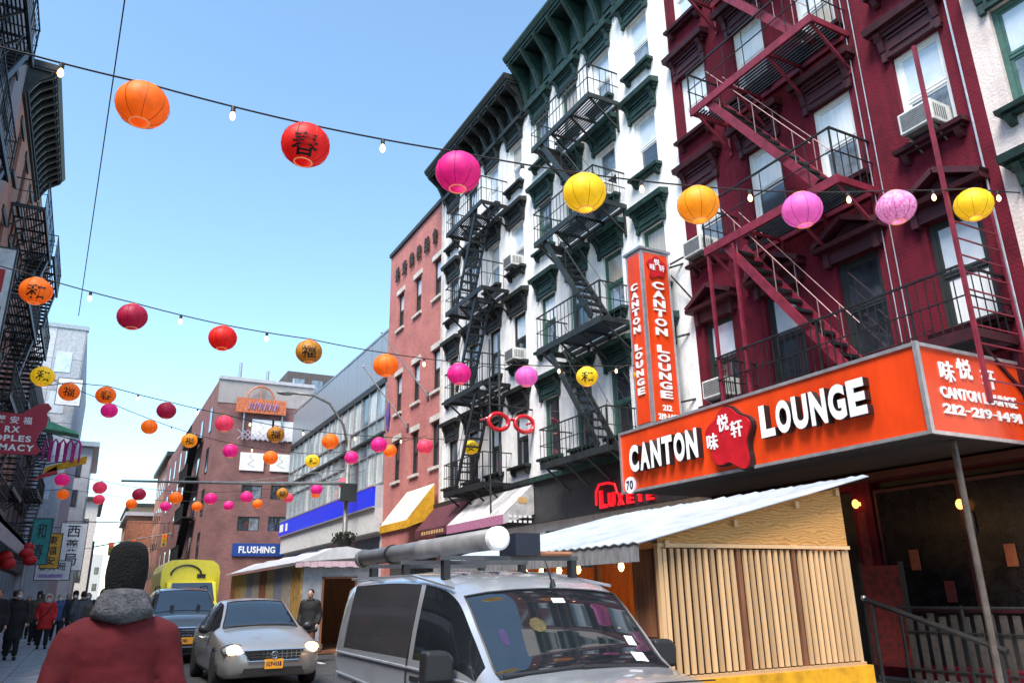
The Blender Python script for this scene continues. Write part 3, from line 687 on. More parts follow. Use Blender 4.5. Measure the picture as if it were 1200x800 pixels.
M_awcream = mat('cream_canvas', (.80, .76, .66), .85, var=.14, bump=.2, bscale=15, trans=.25); M_awyel = mat('yellow_canvas', (.80, .42, .02), .8, var=.25, trans=.2)
M_awmar = mat('maroon_canvas', (.10, .02, .032), .8, var=.4); M_awwh = mat('off_white_canvas', (.72, .70, .71), .85, var=.35, scale=2, trans=.25)
M_awpink = mat('mauve_canvas', (.42, .17, .28), .85, var=.3, scale=14, c2=(.26, .08, .16))
shop_awning('cream shop awning with bright yellow valance and sides below the brick building', 28.5, 31.6, 5.75, 4.3, 10.6, M_awcream, M_awyel, .30, M_awyel)
mw = shop_awning('dark maroon shop awning with gold lettering between cream and white awnings', 25.0, 28.3, 4.85, 3.85, 10.9, M_awmar, M_awmar, .28)
M_gold = mat('gold_lettering', (.62, .38, .16), .5)
for i in range(9): MB().box(-.875, -.868, .55+i*.24, .70+i*.24, .08, .20).build('gold_character', M_gold, mw)
ww = shop_awning('dirty white shop awning with mauve checked valance under black balconies', 20.6, 24.8, 4.75, 3.78, 10.7, M_awwh, M_awpink, .28, M_awwh)
for i in range(5):
    for z in (.05, .2): MB().box(-.2-.17*i, -.1-.17*i, -.006, -.001, z, z+.07).build('white_check', M_white_p, ww)
MB().box(-.55, -.25, -.008, -.002, .62, .80).build('gold_badge', M_gold, ww)
# ------------------------------------------------------------------ red spectacles sign
M_specs = mat('glossy_red_plastic', (.62, .012, .02), .25, var=.12, coat=.5)
sp = thing('spectacles_sign', 'giant red spectacles hanging from a bracket in front of the white tenement', 'sign', (11.2, 20.9, 6.62))
for s in (-1, 1):
    pts = [(s*.46+.34*math.cos(a*math.pi/14), 0, .25*math.sin(a*math.pi/14)*(1.0 if math.sin(a*math.pi/14) < 0 else 1.05)) for a in range(29)]
    MB().tube(pts, .07, 8, caps=False).build('rim', M_specs, sp, smooth=True)
MB().tube([(-.16, 0, .06), (0, -.01, .12), (.16, 0, .06)], .05, 8).build('bridge', M_specs, sp, smooth=True)
MB().tube([(-.78, 0, .08), (-.84, .05, .1), (-.84, .5, .12)], .035, 6).tube([(.78, 0, .08), (.82, .05, .1), (.82, .5, .12)], .035, 6).build('temple_arm', M_specs, sp)
MB().tube([(-.9, .02, .55), (.78, .02, .50)], .03, 6).tube([(-.45, 0, .27), (-.45, .02, .53)], .012, 5).tube([(.45, 0, .27), (.45, .02, .52)], .012, 5).build('hanger_bracket', M_black, sp)

# ------------------------------------------------------------------ street lamp with mast arm
M_lamp = mat('grey_lamp_post', (.20, .21, .21), .45, .3, var=.3)
LX, LY = 8.95, 31.0
lp = thing('street_lamp', 'tall grey street lamp with curved arm, long mast arm and hanging flower basket', 'street lamp', (LX, LY, .12))
MB().lathe([(.22, 0), (.22, .1), (.16, .35), (.115, .6), (.09, 7.7)], 14).build('pole', M_lamp, lp, smooth=True)
MB().tube([(0, 0, 7.1), (-.28, 0, 8.2), (-.9, 0, 9.05), (-1.6, 0, 9.33), (-2.5, 0, 9.34)], .055, 8).build('curved_arm', M_lamp, lp, smooth=True)
MB().ell((-2.75, 0, 9.30), (.34, .14, .09)).build('lamp_head', M_lamp, lp, smooth=True)
MB().tube([(0, 0, 5.80), (-4, 0, 5.62), (-8.25, 0, 5.50)], [.075, .06, .04], 8).build('mast_arm', M_lamp, lp); MB().tube([(0, 0, 6.4), (-4, 0, 5.68)], .02, 6).build('tie_rod', M_lamp, lp)
M_plant = mat('dark_hanging_plants', (.03, .035, .02), .9, var=.5)
hb = MB()
for i in range(260):
    a = rw.uniform(0, 6.28); rr = rw.uniform(.05, .48); z = 3.62+rw.uniform(-.28, .28)*(1-rr*.8); s = rw.uniform(.05, .10); c = Vector((rr*math.cos(a), rr*math.sin(a), z)); u = Vector((rw.uniform(-1, 1), rw.uniform(-1, 1), rw.uniform(-1, 1)))*s; w_ = Vector((rw.uniform(-1, 1), rw.uniform(-1, 1), rw.uniform(-1, 1)))*s
    hb.quad(c-u, c-w_, c+u, c+w_)
hbo = hb.build('flower_basket', M_plant, lp); MB().lathe([(.06, 3.22), (.26, 3.34), (.34, 3.6)], 14).build('basket', M_framedk, hbo)
MB().box(-.30, .30, -.42, -.12, 5.05, 5.75).build('signal_box', M_framedk, lp)

# ------------------------------------------------------------------ far brick building closing the view, with billboards
FY = 57.0
fb = thing('brick_building', 'far purple brick building with white poster panels and a navy shop sign', 'building', (13.5, FY, 0), math.pi/2)
fw = [(10.0, 1.55, 12.42, 1.44, 'p'), (11.45, 1.65, 12.42, 1.44, 'p'), (9.45, 1.65, 10.15, 1.26, 'p'), (11.5, 1.55, 10.18, 1.26, 'p'),
      (9.62, 1.4, 8.16, .98, 'w'), (11.65, 1.45, 8.2, 1.0, 'w'), (9.58, 1.46, 5.98, .98, 'w'), (11.7, 1.6, 6.0, 1.0, 'w')]
fl = lambda X: 13.5-X
hol = [(fl(c)-w/2, fl(c)+w/2, z, z+h) for c, w, z, h, k in fw if k == 'w']
facade(fb, 6.75, 16.6, hol, M_brick2, 40, side=M_brick2)
for c, w, z, h, k in fw:
    if k == 'w':
        o = MB().box(.05, .12, -w/2, w/2, h-.06, h).box(.05, .12, -w/2, w/2, 0, .06).box(.05, .12, -w/2, -w/2+.06, .06, h-.06).box(.05, .12, w/2-.06, w/2, .06, h-.06).box(.05, .12, -.03, .03, .06, h-.06).build('window', M_framedk, fb, (0, fl(c), z))
        for s in (-1, 1): MB().box(.07, .085, min(s*.03, s*(w/2-.06)), max(s*.03, s*(w/2-.06)), .06, h-.06).build('pane', M_glassD if s > 0 else M_glassM, o)
    else:
        o = MB().box(-.10, -.002, -w/2, w/2, 0, h).build('poster_panel', M_white_p, fb, (0, fl(c if c > 9.9 else 9.45), z))
        MB().tube([(-.105, -.2, h*.2), (-.105, .3, h*.35), (-.105, -.1, h*.6), (-.105, .2, h*.75), (-.105, .1, h*.9)], .011, 4).build('line_drawing', M_framedk, o)
for j in range(4):      # windows down the street-side face, built on the x face of the block
    for i in range(7):
        MB().box(2+i*5.2, 3.2+i*5.2, 6.752, 6.80, 4.2+j*3.0, 6.0+j*3.0).build('side_window', M_glassD, fb)
MB().box(-.12, .3, -.05, 6.8, 16.6, 16.85).build('coping', M_greyst, fb); MB().box(-.03, -.002, 0, 6.75, 14.9, 16.59).build('rendered_band', wallmat('grey_render', (.36, .33, .32), (.22, .2, .2), .5), fb)
for i in range(3): MB().tube([(1.5, 1.2+i*2, 16.9), (1.5, 1.2+i*2, 17.6+.4*i)], .12, 8).build('roof_vent', M_steel, fb); MB().box(.3, 6, .3, 6.4, 16.86, 16.9).build('roof_deck', M_roof, fb)
for k, z in enumerate((4.4, 7.4, 10.4, 13.4)):
    o = MB().box(6, 12, 6.82, 7.75, z-.1, z).box(6, 12, 7.70, 7.75, z+.9, z+.95).build('balcony_platform', M_black, fb)
    r_ = MB()
    for i in range(13): r_.box(6+i*.48, 6.04+i*.48, 7.70, 7.74, z, z+.9)
    r_.build('railing', M_black, o)
    if k: MB().beam((7, 7.3, z), (11, 7.3, z-3), .6, .12).build('fire_stair', M_black, fb)
ts = thing('traffic_signal', 'far yellow traffic signals on a thin mast over the street', 'traffic light', (.3, 78, .1))
M_gsign0, M_amb, M_redl = mat('green_lens', (.02, .15, .08), .3), mat('amber_lens', (.5, .25, .02), .3), mat('red_lens', (.6, .02, .02), .3, emit=.6)
M_sigy = mat('yellow_signal_housing', (.75, .38, .02), .5, var=.15)
MB().tube([(0, 0, 0), (0, 0, 6.4)], .09, 8).build('pole', M_lamp, ts); MB().tube([(0, 0, 5.9), (3.2, 0, 6.6), (6.2, 0, 7.2)], [.06, .05, .04], 6).build('mast_arm', M_lamp, ts)
for x, z in ((1.4, 5.2), (3.1, 5.5), (5.6, 6.0)):
    h_ = MB().box(x-.2, x+.2, -.18, .12, z, z+1.1).build('signal_head', M_sigy, ts)
    for i in range(3): MB().lathe([(.12, -.20), (.13, -.17)], 12, (x, 0, z+.2+i*.35), axis='y').build('signal_lens', (M_gsign0, M_amb, M_redl)[i], h_)
ns = thing('neon_sign', 'orange domed roof sign with violet letters on the far brick building', 'sign', (9.75, FY-.35, 14.2))
M_or2 = mat('orange_sign_paint', (.62, .16, .06), .5, var=.35); M_vio = mat('violet_sign_paint', (.36, .25, .55), .5, var=.3); M_vlat = mat('pale_violet_lattice', (.55, .50, .62), .5)
MB().box(-1.75, 1.75, 0, .1, .05, 1.1).build('board', M_or2, ns)
MB().tube([(1.0*math.cos(a*math.pi/10)*.95-.1, .05, 1.1+.95*math.sin(a*math.pi/10)) for a in range(11)], .06, 6).tube([(-.1, .05, 1.1), (-.1, .05, 2.2)], .05, 6).build('dome', M_or2, ns)
for i in range(6): MB().tube([(-.9+i*.36, -.02, .3), (-.75+i*.36, -.02, .85), (-.68+i*.36, -.02, .35), (-.62+i*.36, -.02, .8)], .045, 5).build('tube_letter', M_vio, ns)
lat = MB()
for i in range(9): x = -1.5+i*.36; lat.beam((x, .1, -1.9), (x+.7, .1, -1.2), .04, .04); lat.beam((x+.7, .1, -1.9), (x, .1, -1.2), .04, .04)
lat.build('lattice', M_vlat, ns); MB().box(-1.2, -1.1, .12, .2, -1.9, .1).box(1.5, 1.6, .12, .2, -1.9, .1).build('support', M_steel, ns)
fs = thing('shop_sign', 'navy blue shop sign with white capital letters on the far brick building', 'sign', (8.65, FY-.12, 4.3))
MB().box(0, 3.7, 0, .11, 0, .85).build('panel', M_blued, fs)
word('FLUSHING', M_white_p, M_white_p, fs, (.42, -.01, .2), (1, 0, 0), ROT_CAM, .45, .03, total=2.45)
dkb = thing('grey_tower', 'dark grey set-back block rising behind the metal clad building', 'building', (13.8, 62, 0), math.pi/2)
facade(dkb, 5, 19.2, [], M_darkst, 12)
for i in range(3): MB().box(-.03, -.002, .6+i*1.5, 1.5+i*1.5, 17.3, 18.6).build('window', M_glassM, dkb)
dkb.location.x = 17.5
# ------------------------------------------------------------------ farther buildings down the street
def simple_block(X0, X1, Y, depth, Ht, m, label, wn_rows, wcols, cor=None, name='far_building', gm=None, sidewin=True, sx=None):
    t = thing(name, label, 'building', (X1, Y, 0), math.pi/2); W = X1-X0
    facade(t, W, Ht, [], m, depth)
    for z in wn_rows:
        for k in range(wcols):
            y = W*(k+.5)/wcols; o = MB().box(-.04, -.002, y-.5, y+.5, z, z+1.7).build('window', gm or M_framedk, t); MB().box(-.05, -.041, y-.42, y+.42, z+.08, z+1.62).build('pane', M_glassM if k % 2 else M_glassD, o)
        if sidewin:
            s = W if sx is None else sx
            for k in range(int(depth/3)):
                a, b = (s+.002, s+.05) if s > 0 else (-.05, -.002)
                MB().box(1+k*3, 2.1+k*3, a, b, z, z+1.7).build('side_window', M_glassD, t)
    if cor: MB().box(-.6, depth, -.6, W+.6, Ht, Ht+.5).build('cornice', cor, t)
    return t
simple_block(7.2, 18, 98, 20, 17.5, M_brick3, 'brown brick block beyond the purple brick building', (4, 7.4, 10.8, 14.2), 3, M_trimblk)
simple_block(4.4, 16, 120, 22, 12.6, M_tan, 'tan masonry building with grey cornice far down the street', (4, 7.2), 3, M_greyst)
simple_block(5.4, 18, 150, 30, 17, M_tan, 'taller tan building behind the far tan one', (4, 8, 12), 4, M_trimblk)
simple_block(-6, 3.6, 230, 20, 13, M_stone, 'pale low building closing the street at the horizon', (4, 8), 4)

# ------------------------------------------------------------------ left-hand side
def left_building(Y0, Y1, Ht, m, label, cols, rows, fe=None, trim=None, cor=None, shop=None, X=FL, fm=None, iron=None, dep=1.05, name='tenement_building', kind='mix', hood='lintel', depth=9):
    t = thing(name, label, 'building', (X, Y1, 0), math.pi); W = Y1-Y0
    H = [(Y1-c-.47, Y1-c+.47, z, z+1.8) for c in cols for z in rows]
    facade(t, W, Ht, H, m, depth)
    for c in cols:
        for z in rows: window(t, Y1-c, z, .94, 1.8, fm or M_framedk, rp(kind), hood, 'slabsill' if hood == 'lintel' else 'sill', trim or M_stone, 1.4, 1.2)
    if cor: cornice(t, W, Ht-1.3, Ht, cor, .95, .55)
    for ya, yb in (fe or []):
        for i, z in enumerate([r-.5 for r in rows]):
            balcony(t, Y1-yb, Y1-ya, z, iron or M_black, dep, M_black, (W-(ya-Y0)-1.0, W-(ya-Y0)-.15) if 0 else None, rungs=.22)
            if i < len(rows)-1 and z-(rows[i+1]-.5) > 1: stair(t, Y1-yb+.5, z-.05, Y1-ya-.6, rows[i+1]-.5+.05, iron or M_black, tm=M_iron, xo=-.98, rail=True)
    sf = shop or M_dkgrey
    MB().box(-.35, .02, 0, W, 3.3, 4.4).build('shop_fascia', sf, t)
    n = max(2, int(W/2.4))
    for i in range(n): MB().box(-.02, .0, W*i/n+.1, W*(i+1)/n-.1, .5, 3.2).build('shop_window', M_glassD, t)
    return t
left_building(-14, 5, 9.5, M_mauve, 'unseen mauve grey apartment house behind the near pavement, kept low for sunlight', [-9, -5, -1, 3], (5.2,))  # out of view; height cut down to let sun reach the street
left_building(5, 15, 11.5, M_darkst, 'unseen dark tenement beside the mauve grey house, kept low for sunlight', [7, 9.5, 12], (8.7, 5.3))  # unseen, split from the next tenement and lowered to let sunlight past
left_building(15, 27, 20.5, M_mauve, 'mauve grey tenement with black fire escapes next to the pharmacy sign', [17.2, 19.4, 22, 24.8], (15.5, 12.1, 8.7, 5.3), [(16.4, 20.7)], M_trimblk, None)
left_building(27, 35.4, 19.2, M_brick3, 'orange brick tenement with a heavy dark bracketed cornice', [28.5, 31, 33.7], (15.4, 12, 8.6, 5.2), [(29.4, 34.8)], M_trimblk, M_trimblk)
left_building(35.4, 47, 19.0, M_brick3, 'brick tenement whose black fire escapes stand out against the sky', [37, 39.4, 42, 44.6], (16.2, 13, 9.8, 6.4), [(36.0, 41)], M_trimblk)
left_building(47, 62, 14.5, M_darkst, 'dark low tenement with iron balconies before the grey slab building', [49, 52, 55, 58], (11, 8, 5), [(50, 57)], M_trimblk)
lt = thing('grey_tower', 'pale grey slab building standing forward of the left row', 'building', (-2.2, 62, 0), math.pi/2)
facade(lt, 9, 20.5, [], M_greyst, 26)
pl = MB().box(-.03, -.002, .02, 1.78, .02, 2.3).mesh('facing_panel', mat('pale_grey_panel', (.50, .52, .57), .6, var=.2, rand=.25))
for j in range(7):
    for i in range(2): inst(pl, 'facing_panel', lt, (0, .05+i*1.85, 4.2+j*2.33))
for j in range(5): MB().box(-.06, -.03, .7, 1.7, 5.2+j*3, 6.7+j*3).build('window', M_glassL, lt)
MB().box(-.1, .5, -.08, 9, 20.5, 20.8).build('coping', M_steel, lt)
simple_block(-14, -1.0, 92, 20, 17, M_greyst, 'grey building far along the left pavement', (4, 7.4, 10.8, 13.8), 5, M_steel, sidewin=True, sx=-.01)
simple_block(-14, .4, 125, 25, 15, M_stone, 'pale building farthest along the left pavement', (4, 7.4, 10.8), 5, M_trimblk, sx=-.01)
# pharmacy sign
M_rxred = mat('crimson_sign_board', (.42, .008, .035), .5, var=.12)
rx = thing('pharmacy_sign', 'crimson pharmacy sign shaped like a mortar and pestle over the left pavement', 'sign', (-4.0, 24, 5.27))
MB().prism([(.02, 0), (2.42, 0), (2.5, .15), (2.36, .35), (2.42, .62), (2.55, .8), (2.56, 1.02), (2.50, 1.16), (2.60, 1.30), (2.50, 1.42), (2.30, 1.38), (2.10, 1.22), (1.95, 1.08), (.02, 1.08)], 'y', -.06, .06).build('board', M_rxred, rx, normals=True)
for i, ch in enumerate('西藥安福'): letter(ch, M_white_p, M_white_p, rx, (1.10+i*.30, -.065, .80), ROT_CAM, .2, .2, .012, .012)
word('RX', M_white_p, M_white_p, rx, (1.62, -.065, .56), (1, 0, 0), ROT_CAM, .17, .012, track=.05)
word('PEOPLES', M_white_p, M_white_p, rx, (1.05, -.065, .33), (1, 0, 0), ROT_CAM, .16, .012, total=1.2); word('PHARMACY', M_white_p, M_white_p, rx, (.85, -.065, .08), (1, 0, 0), ROT_CAM, .17, .012, total=1.5)
MB().tube([(.02, 0, 1.0), (.02, 0, 2.2), (1.6, 0, 1.15)], .02, 5).build('stay_wire', M_black, rx)
# white box sign, banners, hanging signs along the left pavement
def board(name, label, px, py, Y, w, h, m, cat='sign', th=.08, rim=None, deco=None, grp=None):
    c = on_y(px, py, Y); t = thing(name, label, cat, (c.x, Y, c.z-h/2), 0, grp)
    MB().box(-w/2, w/2, -th/2, th/2, 0, h).build('panel', m, t)
    rm = rim or M_framedk
    MB().box(-w/2-.04, -w/2, -th/2-.01, th/2+.01, -.04, h+.04).box(w/2, w/2+.04, -th/2-.01, th/2+.01, -.04, h+.04).box(-w/2, w/2, -th/2-.01, th/2+.01, h, h+.04).box(-w/2, w/2, -th/2-.01, th/2+.01, -.04, 0).build('frame', rm, t)
    MB().tube([(-w/2, 0, h*.9), (FL-c.x, 0, h*.9)], .03, 6).build('wall_arm', M_black, t)
    if deco:
        for a, b, c_, d, mm in deco: MB().box(a*w/2, b*w/2, -th/2-.008, -th/2-.001, c_*h, d*h).build('printed_block', mm, t) if isinstance(mm, bpy.types.Material) else letter(mm, M_ink0, M_ink0, t, (a*w/2, -th/2-.004, c_*h), ROT_CAM, (b-a)*w/2, (d-c_)*h, .01, .012, 'character')
    return t
M_ink0 = mat('sign_ink', (.02, .02, .03), .6); M_gsign = mat('dark_green_sign', (.012, .10, .05), .5); M_teal = mat('teal_banner', (.03, .26, .26), .7, var=.2); M_yels = mat('amber_sign', (.80, .42, .03), .5, var=.25); M_wsign = mat('white_plastic_sign', (.72, .72, .74), .4, var=.15)
M_redsign = mat('red_sign', (.55, .02, .02), .5, var=.2); M_mint = mat('mint_green_canvas', (.16, .55, .34), .8, var=.25); M_magc = mat('magenta_canvas', (.50, .03, .24), .8, var=.5, scale=9)
board('hanging_sign', 'white hanging sign with green panel beside the black fire escapes', -14, 358, 21, .7, 3.0, M_wsign, deco=[(-.8, .75, .1, .5, M_gsign), (-.5, .6, .62, .82, M_redsign)])
board('hanging_sign', 'narrow teal upright sign hanging over the crowded pavement', 47, 634, 36, .62, 1.7, M_teal, deco=[(-.5, .5, .1, .45, '春'), (-.5, .5, .55, .9, '和')])
board('hanging_sign', 'amber upright sign beyond the teal one', 60, 645, 42, .7, 1.5, M_yels, deco=[(-.6, .6, .08, .34, '安'), (-.6, .6, .38, .64, '福'), (-.6, .6, .68, .94, '東')])
board('hanging_sign', 'pale printed sign above the pedestrians', 62, 668, 46, 1.5, .9, M_wsign, deco=[(-.85, -.4, .5, .9, '會'), (-.3, .15, .5, .9, '美'), (.25, .7, .5, .9, '局'), (-.8, .6, .12, .3, M_vio)])
board('hanging_sign', 'white upright sign with dark writing far along the left pavement', 84, 640, 60, 1.5, 3.0, M_wsign, deco=[(-.5, .5, .70, .95, '西'), (-.5, .5, .40, .65, '藥'), (-.5, .5, .10, .35, '局')])
board('hanging_sign', 'small square picture sign on the grey slab building', 81, 459, 61, 1.5, 1.9, M_wsign, deco=[(-.8, .8, .1, .9, M_wsign)])
board('hanging_sign', 'red upright sign far down the street', 198, 660, 90, 1.2, 3.6, M_redsign, deco=[(-.6, .6, .2, .9, M_redsign)]).children[-1]
board('hanging_sign', 'tall white upright sign beside the far fire escapes', 211, 640, 80, 1.4, 5.2, M_wsign)
board('hanging_sign', 'orange vertical banner on the far tan building', 162, 625, 110, 3, 3.2, mat('faded_orange_banner', (.42, .17, .10), .8, var=.4))
cb = thing('canvas_banner', 'mint green and magenta striped canopy jutting over the left pavement', 'canopy', (-3.9, 46, 9.2))
MB().prism([(.1, 1.6), (2.6, .7), (2.65, .6), (.1, .9)], 'y', -.6, .6).build('green_canopy', M_mint, cb)
for i in range(5): MB().tube([(1.2+i*.34, -.7, -.9), (1.22+i*.34, -.7, .05), (1.34+i*.34, -.7, .25), (1.46+i*.34, -.7, .05), (1.48+i*.34, -.7, -.9)], .06, 6).build('arch_stripe', M_magc, cb)
MB().prism([(1.4, -1.2), (3.2, -.5), (3.2, -.9), (1.4, -1.5)], 'y', -.72, -.6).build('yellow_skirt', M_awyel, cb); MB().prism([(.9, -1.9), (1.9, -1.1), (2.0, -1.5)], 'y', -.72, -.6).build('red_pennant', M_redsign, cb)
MB().tube([(.0, -.65, .9), (2.8, -.65, .2)], .03, 5).tube([(.0, -.65, -1.4), (3.2, -.65, -.6)], .03, 5).build('support_frame', M_black, cb)
for k, (px, py, Y) in enumerate([(6, 652, 22), (9, 660, 22), (31, 648, 24), (35, 656, 24), (33, 641, 26)]):
    c = on_y(px, py, Y); t = thing('shop_lantern', 'small red paper lantern hanging under the dark left shop canopy', 'lantern', tuple(c), 0, 'red shopfront lanterns')
    MB().lathe([(.05, -.13), (.13, -.09), (.17, 0), (.13, .09), (.05, .13)], 12).build('shade', M_redpaper if 0 else mat('red_lantern_paper', (.62, .015, .02), .6, trans=.3), t, smooth=True); MB().tube([(0, 0, .13), (0, 0, .5)], .008, 4).build('cord', M_black, t)
tag(MB().box(-4, -1.6, 14, 30, 3.05, 3.15).box(-1.66, -1.6, 14, 30, 2.75, 3.15).tube([(-1.7, 18, .13), (-1.7, 18, 3.05)], .04, 6).tube([(-1.7, 29, .13), (-1.7, 29, 3.05)], .04, 6).build('shop_canopy', mat('pale_grey_awning', (.36, .36, .40), .8, var=.25)), 'long pale grey shop canopy over the left pavement', 'awning')
# ------------------------------------------------------------------ strings of lanterns
PAL = {'o': ('orange_lantern_paper', (.95, .20, .012)), 'r': ('scarlet_lantern_paper', (.72, .015, .012)), 'm': ('magenta_lantern_paper', (.78, .02, .27)), 'y': ('yellow_lantern_paper', (.95, .66, .02)),
       'p': ('pink_lantern_paper', (.82, .16, .55)), 'g': ('gold_lantern_paper', (.70, .32, .03)), 'c': ('crimson_lantern_paper', (.42, .012, .06)), 'a': ('amber_lantern_paper', (.98, .40, .015)), 'k': ('coral_pink_lantern_paper', (.85, .07, .16)), 'x': ('pink_white_lantern_paper', (.85, .55, .72))}
CN = {'o': 'orange', 'r': 'scarlet', 'm': 'magenta', 'y': 'yellow', 'p': 'pink violet', 'g': 'gold', 'c': 'crimson', 'a': 'amber', 'k': 'coral pink', 'x': 'pink and white'}
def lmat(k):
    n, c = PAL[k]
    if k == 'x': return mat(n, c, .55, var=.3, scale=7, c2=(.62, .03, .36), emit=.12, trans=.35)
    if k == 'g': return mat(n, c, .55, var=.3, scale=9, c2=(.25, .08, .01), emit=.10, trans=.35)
    return mat(n, c, .55, var=.14, scale=2, emit=.20, trans=.35)  # faint emission imitates daylight glowing through the paper
M_ink = mat('black_ink', (.01, .01, .01), .7); M_rim = mat('lantern_wire_rim', (.75, .30, .12), .5, emit=.25, var=.1); M_rib = mat('lantern_rib', (.25, .03, .01), .6)  # rim emission carries the lantern glow onto its wire
LM = {}
def lantern_meshes(k):
    if k not in LM:
        prof = []; n = 18
        for i in range(n+1):
            th = math.pi*(.115+.77*i/n); r = math.sin(th); prof.append((r*(1-.012*(i % 2)), -.9*math.cos(th)))
        sh = MB(); V = []; F = []; S = 32
        for r, z in prof:
            for s in range(S): a = 2*math.pi*s/S; q = r*(1-.022*(s % 4 == 0)); V.append((q*math.cos(a), q*math.sin(a), z))
        for i in range(n):
            for s in range(S): s2 = (s+1) % S; F.append((i*S+s, i*S+s2, (i+1)*S+s2, (i+1)*S+s))
        sh.add(V, F); me = sh.mesh('shade', lmat(k), True)
        rb = MB().tube([(.36*math.cos(a*math.pi/12), .36*math.sin(a*math.pi/12), -.84) for a in range(25)], .03, 5, caps=False)
        tp = MB().tube([(.36*math.cos(a*math.pi/12), .36*math.sin(a*math.pi/12), .84) for a in range(25)], .03, 5, caps=False).tube([(-.37, 0, .84), (0, 0, .92), (.37, 0, .84)], .02, 4)
        n_, c_ = PAL[k]; ri = MB()
        for s in range(8):
            a = math.pi*s/4; ri.tube([(1.004*math.sin(math.pi*(.12+.76*i/12))*math.cos(a), 1.004*math.sin(math.pi*(.12+.76*i/12))*math.sin(a), -.904*math.cos(math.pi*(.12+.76*i/12))) for i in range(13)], .011, 3, caps=False)
        LM[k] = (me, rb.mesh('bottom_rim', M_rim), tp.mesh('top_rim', M_rim), ri.mesh('rib', mat(n_+'_rib', tuple(v*.28 for v in c_), .6)))
    return LM[k]
BULB = (MB().lathe([(.028, 0), (.028, -.07), (.02, -.08)], 8).mesh('socket', M_black_p),
        MB().lathe([(.014, -.075), (.032, -.12), (.036, -.15), (.022, -.185), (.006, -.195)], 10).mesh('bulb', mat('lit_bulb', (.9, .85, .75), .2, emit=2.6, emc=(1, .52, .18), var=.02), True))
CH_MESH = {}
def glyph_on_ball(ch, r):
    k = (ch, round(r, 2)); ce, se = math.cos(r), math.sin(r)
    if k not in CH_MESH:
        me = glyph_mesh(ch, .012).copy(); me.materials.clear(); me.materials.append(M_ink)
        for v in me.vertices:
            x, y = (v.co.x-.5)*1.05, (v.co.y-.5)*1.05; d = 1.012+.01*v.co.z; zz = math.sqrt(max(.05, d*d-x*x-y*y)); v.co = (x, -zz*ce-y*se, (y*ce-zz*se)*.9)
        CH_MESH[k] = me
    return CH_MESH[k]
def plane_hit(px, py, A, B):
    v = ray(px, py); nx, ny = -(B[1]-A[1]), B[0]-A[0]; t = (nx*A[0]+ny*A[1])/(nx*v[0]+ny*v[1]); return Vector((v[0]*t, v[1]*t, CH+v[2]*t))
def lantern(c, r, k, label, ch=None, grp='paper lanterns strung across the street', turn=0.):
    t = thing('paper_lantern', label, 'lantern', tuple(c), turn, grp); a, b, b2, ri = lantern_meshes(k); t.rotation_euler = (rw.uniform(-.07, .07), rw.uniform(-.07, .07), turn)
    inst(a, 'shade', t, scale=(r, r, r)); inst(b, 'bottom_rim', t, scale=(r, r, r)); inst(b2, 'top_rim', t, scale=(r, r, r)); tag(inst(ri, 'rib', t, scale=(r, r, r)), kind='stuff')
    if ch: inst(glyph_on_ball(ch, math.atan2(c.z-CH, math.hypot(c.x, c.y))), 'brushed_character', t, rot=(0, 0, -math.atan2(c.x, c.y)*1.0-turn), scale=(r, r, r))
    return t
STR = [
 ('nearest', (-1.4, 8.3), (11.3, 5.75), .27, [(167,123,'o',None),(358,170,'r','春'),(537,202,'m',None),(685,226,'y',None),(818,240,'a',None),(940,246,'p',None),(1050,243,'x',None),(1141,240,'y',None)], [(72,77),(273,128),(448,171)], (38, 65), (1199, 226)),
 ('second', (-1.3, 14.2), (11.8, 14.0), .25, [(42,341,'o','和'),(155,371,'c',None),(261,396,'r',None),(362,412,'g','福'),(452,428,'o',None),(538,438,'m',None),(617,441,'p',None),(688,441,'y','和'),(754,440,'a',None)], [(105,346),(211,374),(312,396),(497,420),(655,430),(722,430)], None, (800, 432)),
 ('third', (-2, 24), (11.5, 24.2), .27, [(81,459,'o','福'),(124,463,'o','春'),(195,481,'c',None),(263,496,'k',None),(323,509,'g','福'),(387,517,'o',None),(444,521,'m',None),(498,523,'k',None),(552,524,'y','安'),(599,523,'a',None)], [(160,468),(230,485),(292,498),(355,508),(416,514),(470,518)], (50, 452), (640, 515)),
 ('fourth', (-2, 30), (11.5, 30), .28, [(128,481,'m',None),(175,500,'o',None),(222,516,'a','福'),(270,528,'m',None),(317,536,'o',None),(366,540,'y','和'),(412,536,'m',None),(457,528,'o',None)], [(200,502),(295,527)], (104, 462), (500, 510)),
 ('fifth', (-2, 38), (11.5, 38), .29, [(73,562,'m',None),(117,571,'k',None),(163,579,'c',None),(206,583,'o',None),(247,584,'m',None),(289,582,'m',None),(331,578,'g','春'),(371,573,'m',None),(403,566,'k',None),(443,552,'m',None)], [], (58, 556), (462, 540)),
 ('sixth', (-2, 46), (11.5, 46), .30, [(74,579,'o',None),(116,585,'k',None),(154,590,'o',None),(194,593,'m',None),(231,593,'o',None),(268,592,'m',None),(302,590,'o',None),(338,583,'k',None),(370,578,'o',None)], [], (58, 574), (392, 570)),
]
where = {'nearest': 'red tenement cable', 'second': 'blade sign cable', 'third': 'third cable', 'fourth': 'sagging fourth cable', 'fifth': 'fifth cable', 'sixth': 'sixth cable'}
ORD = ['first', 'second', 'third', 'fourth', 'fifth', 'sixth', 'seventh', 'eighth', 'ninth', 'tenth']
M_wire = mat('black_cable', (.012, .012, .013), .6)
cnt = {}
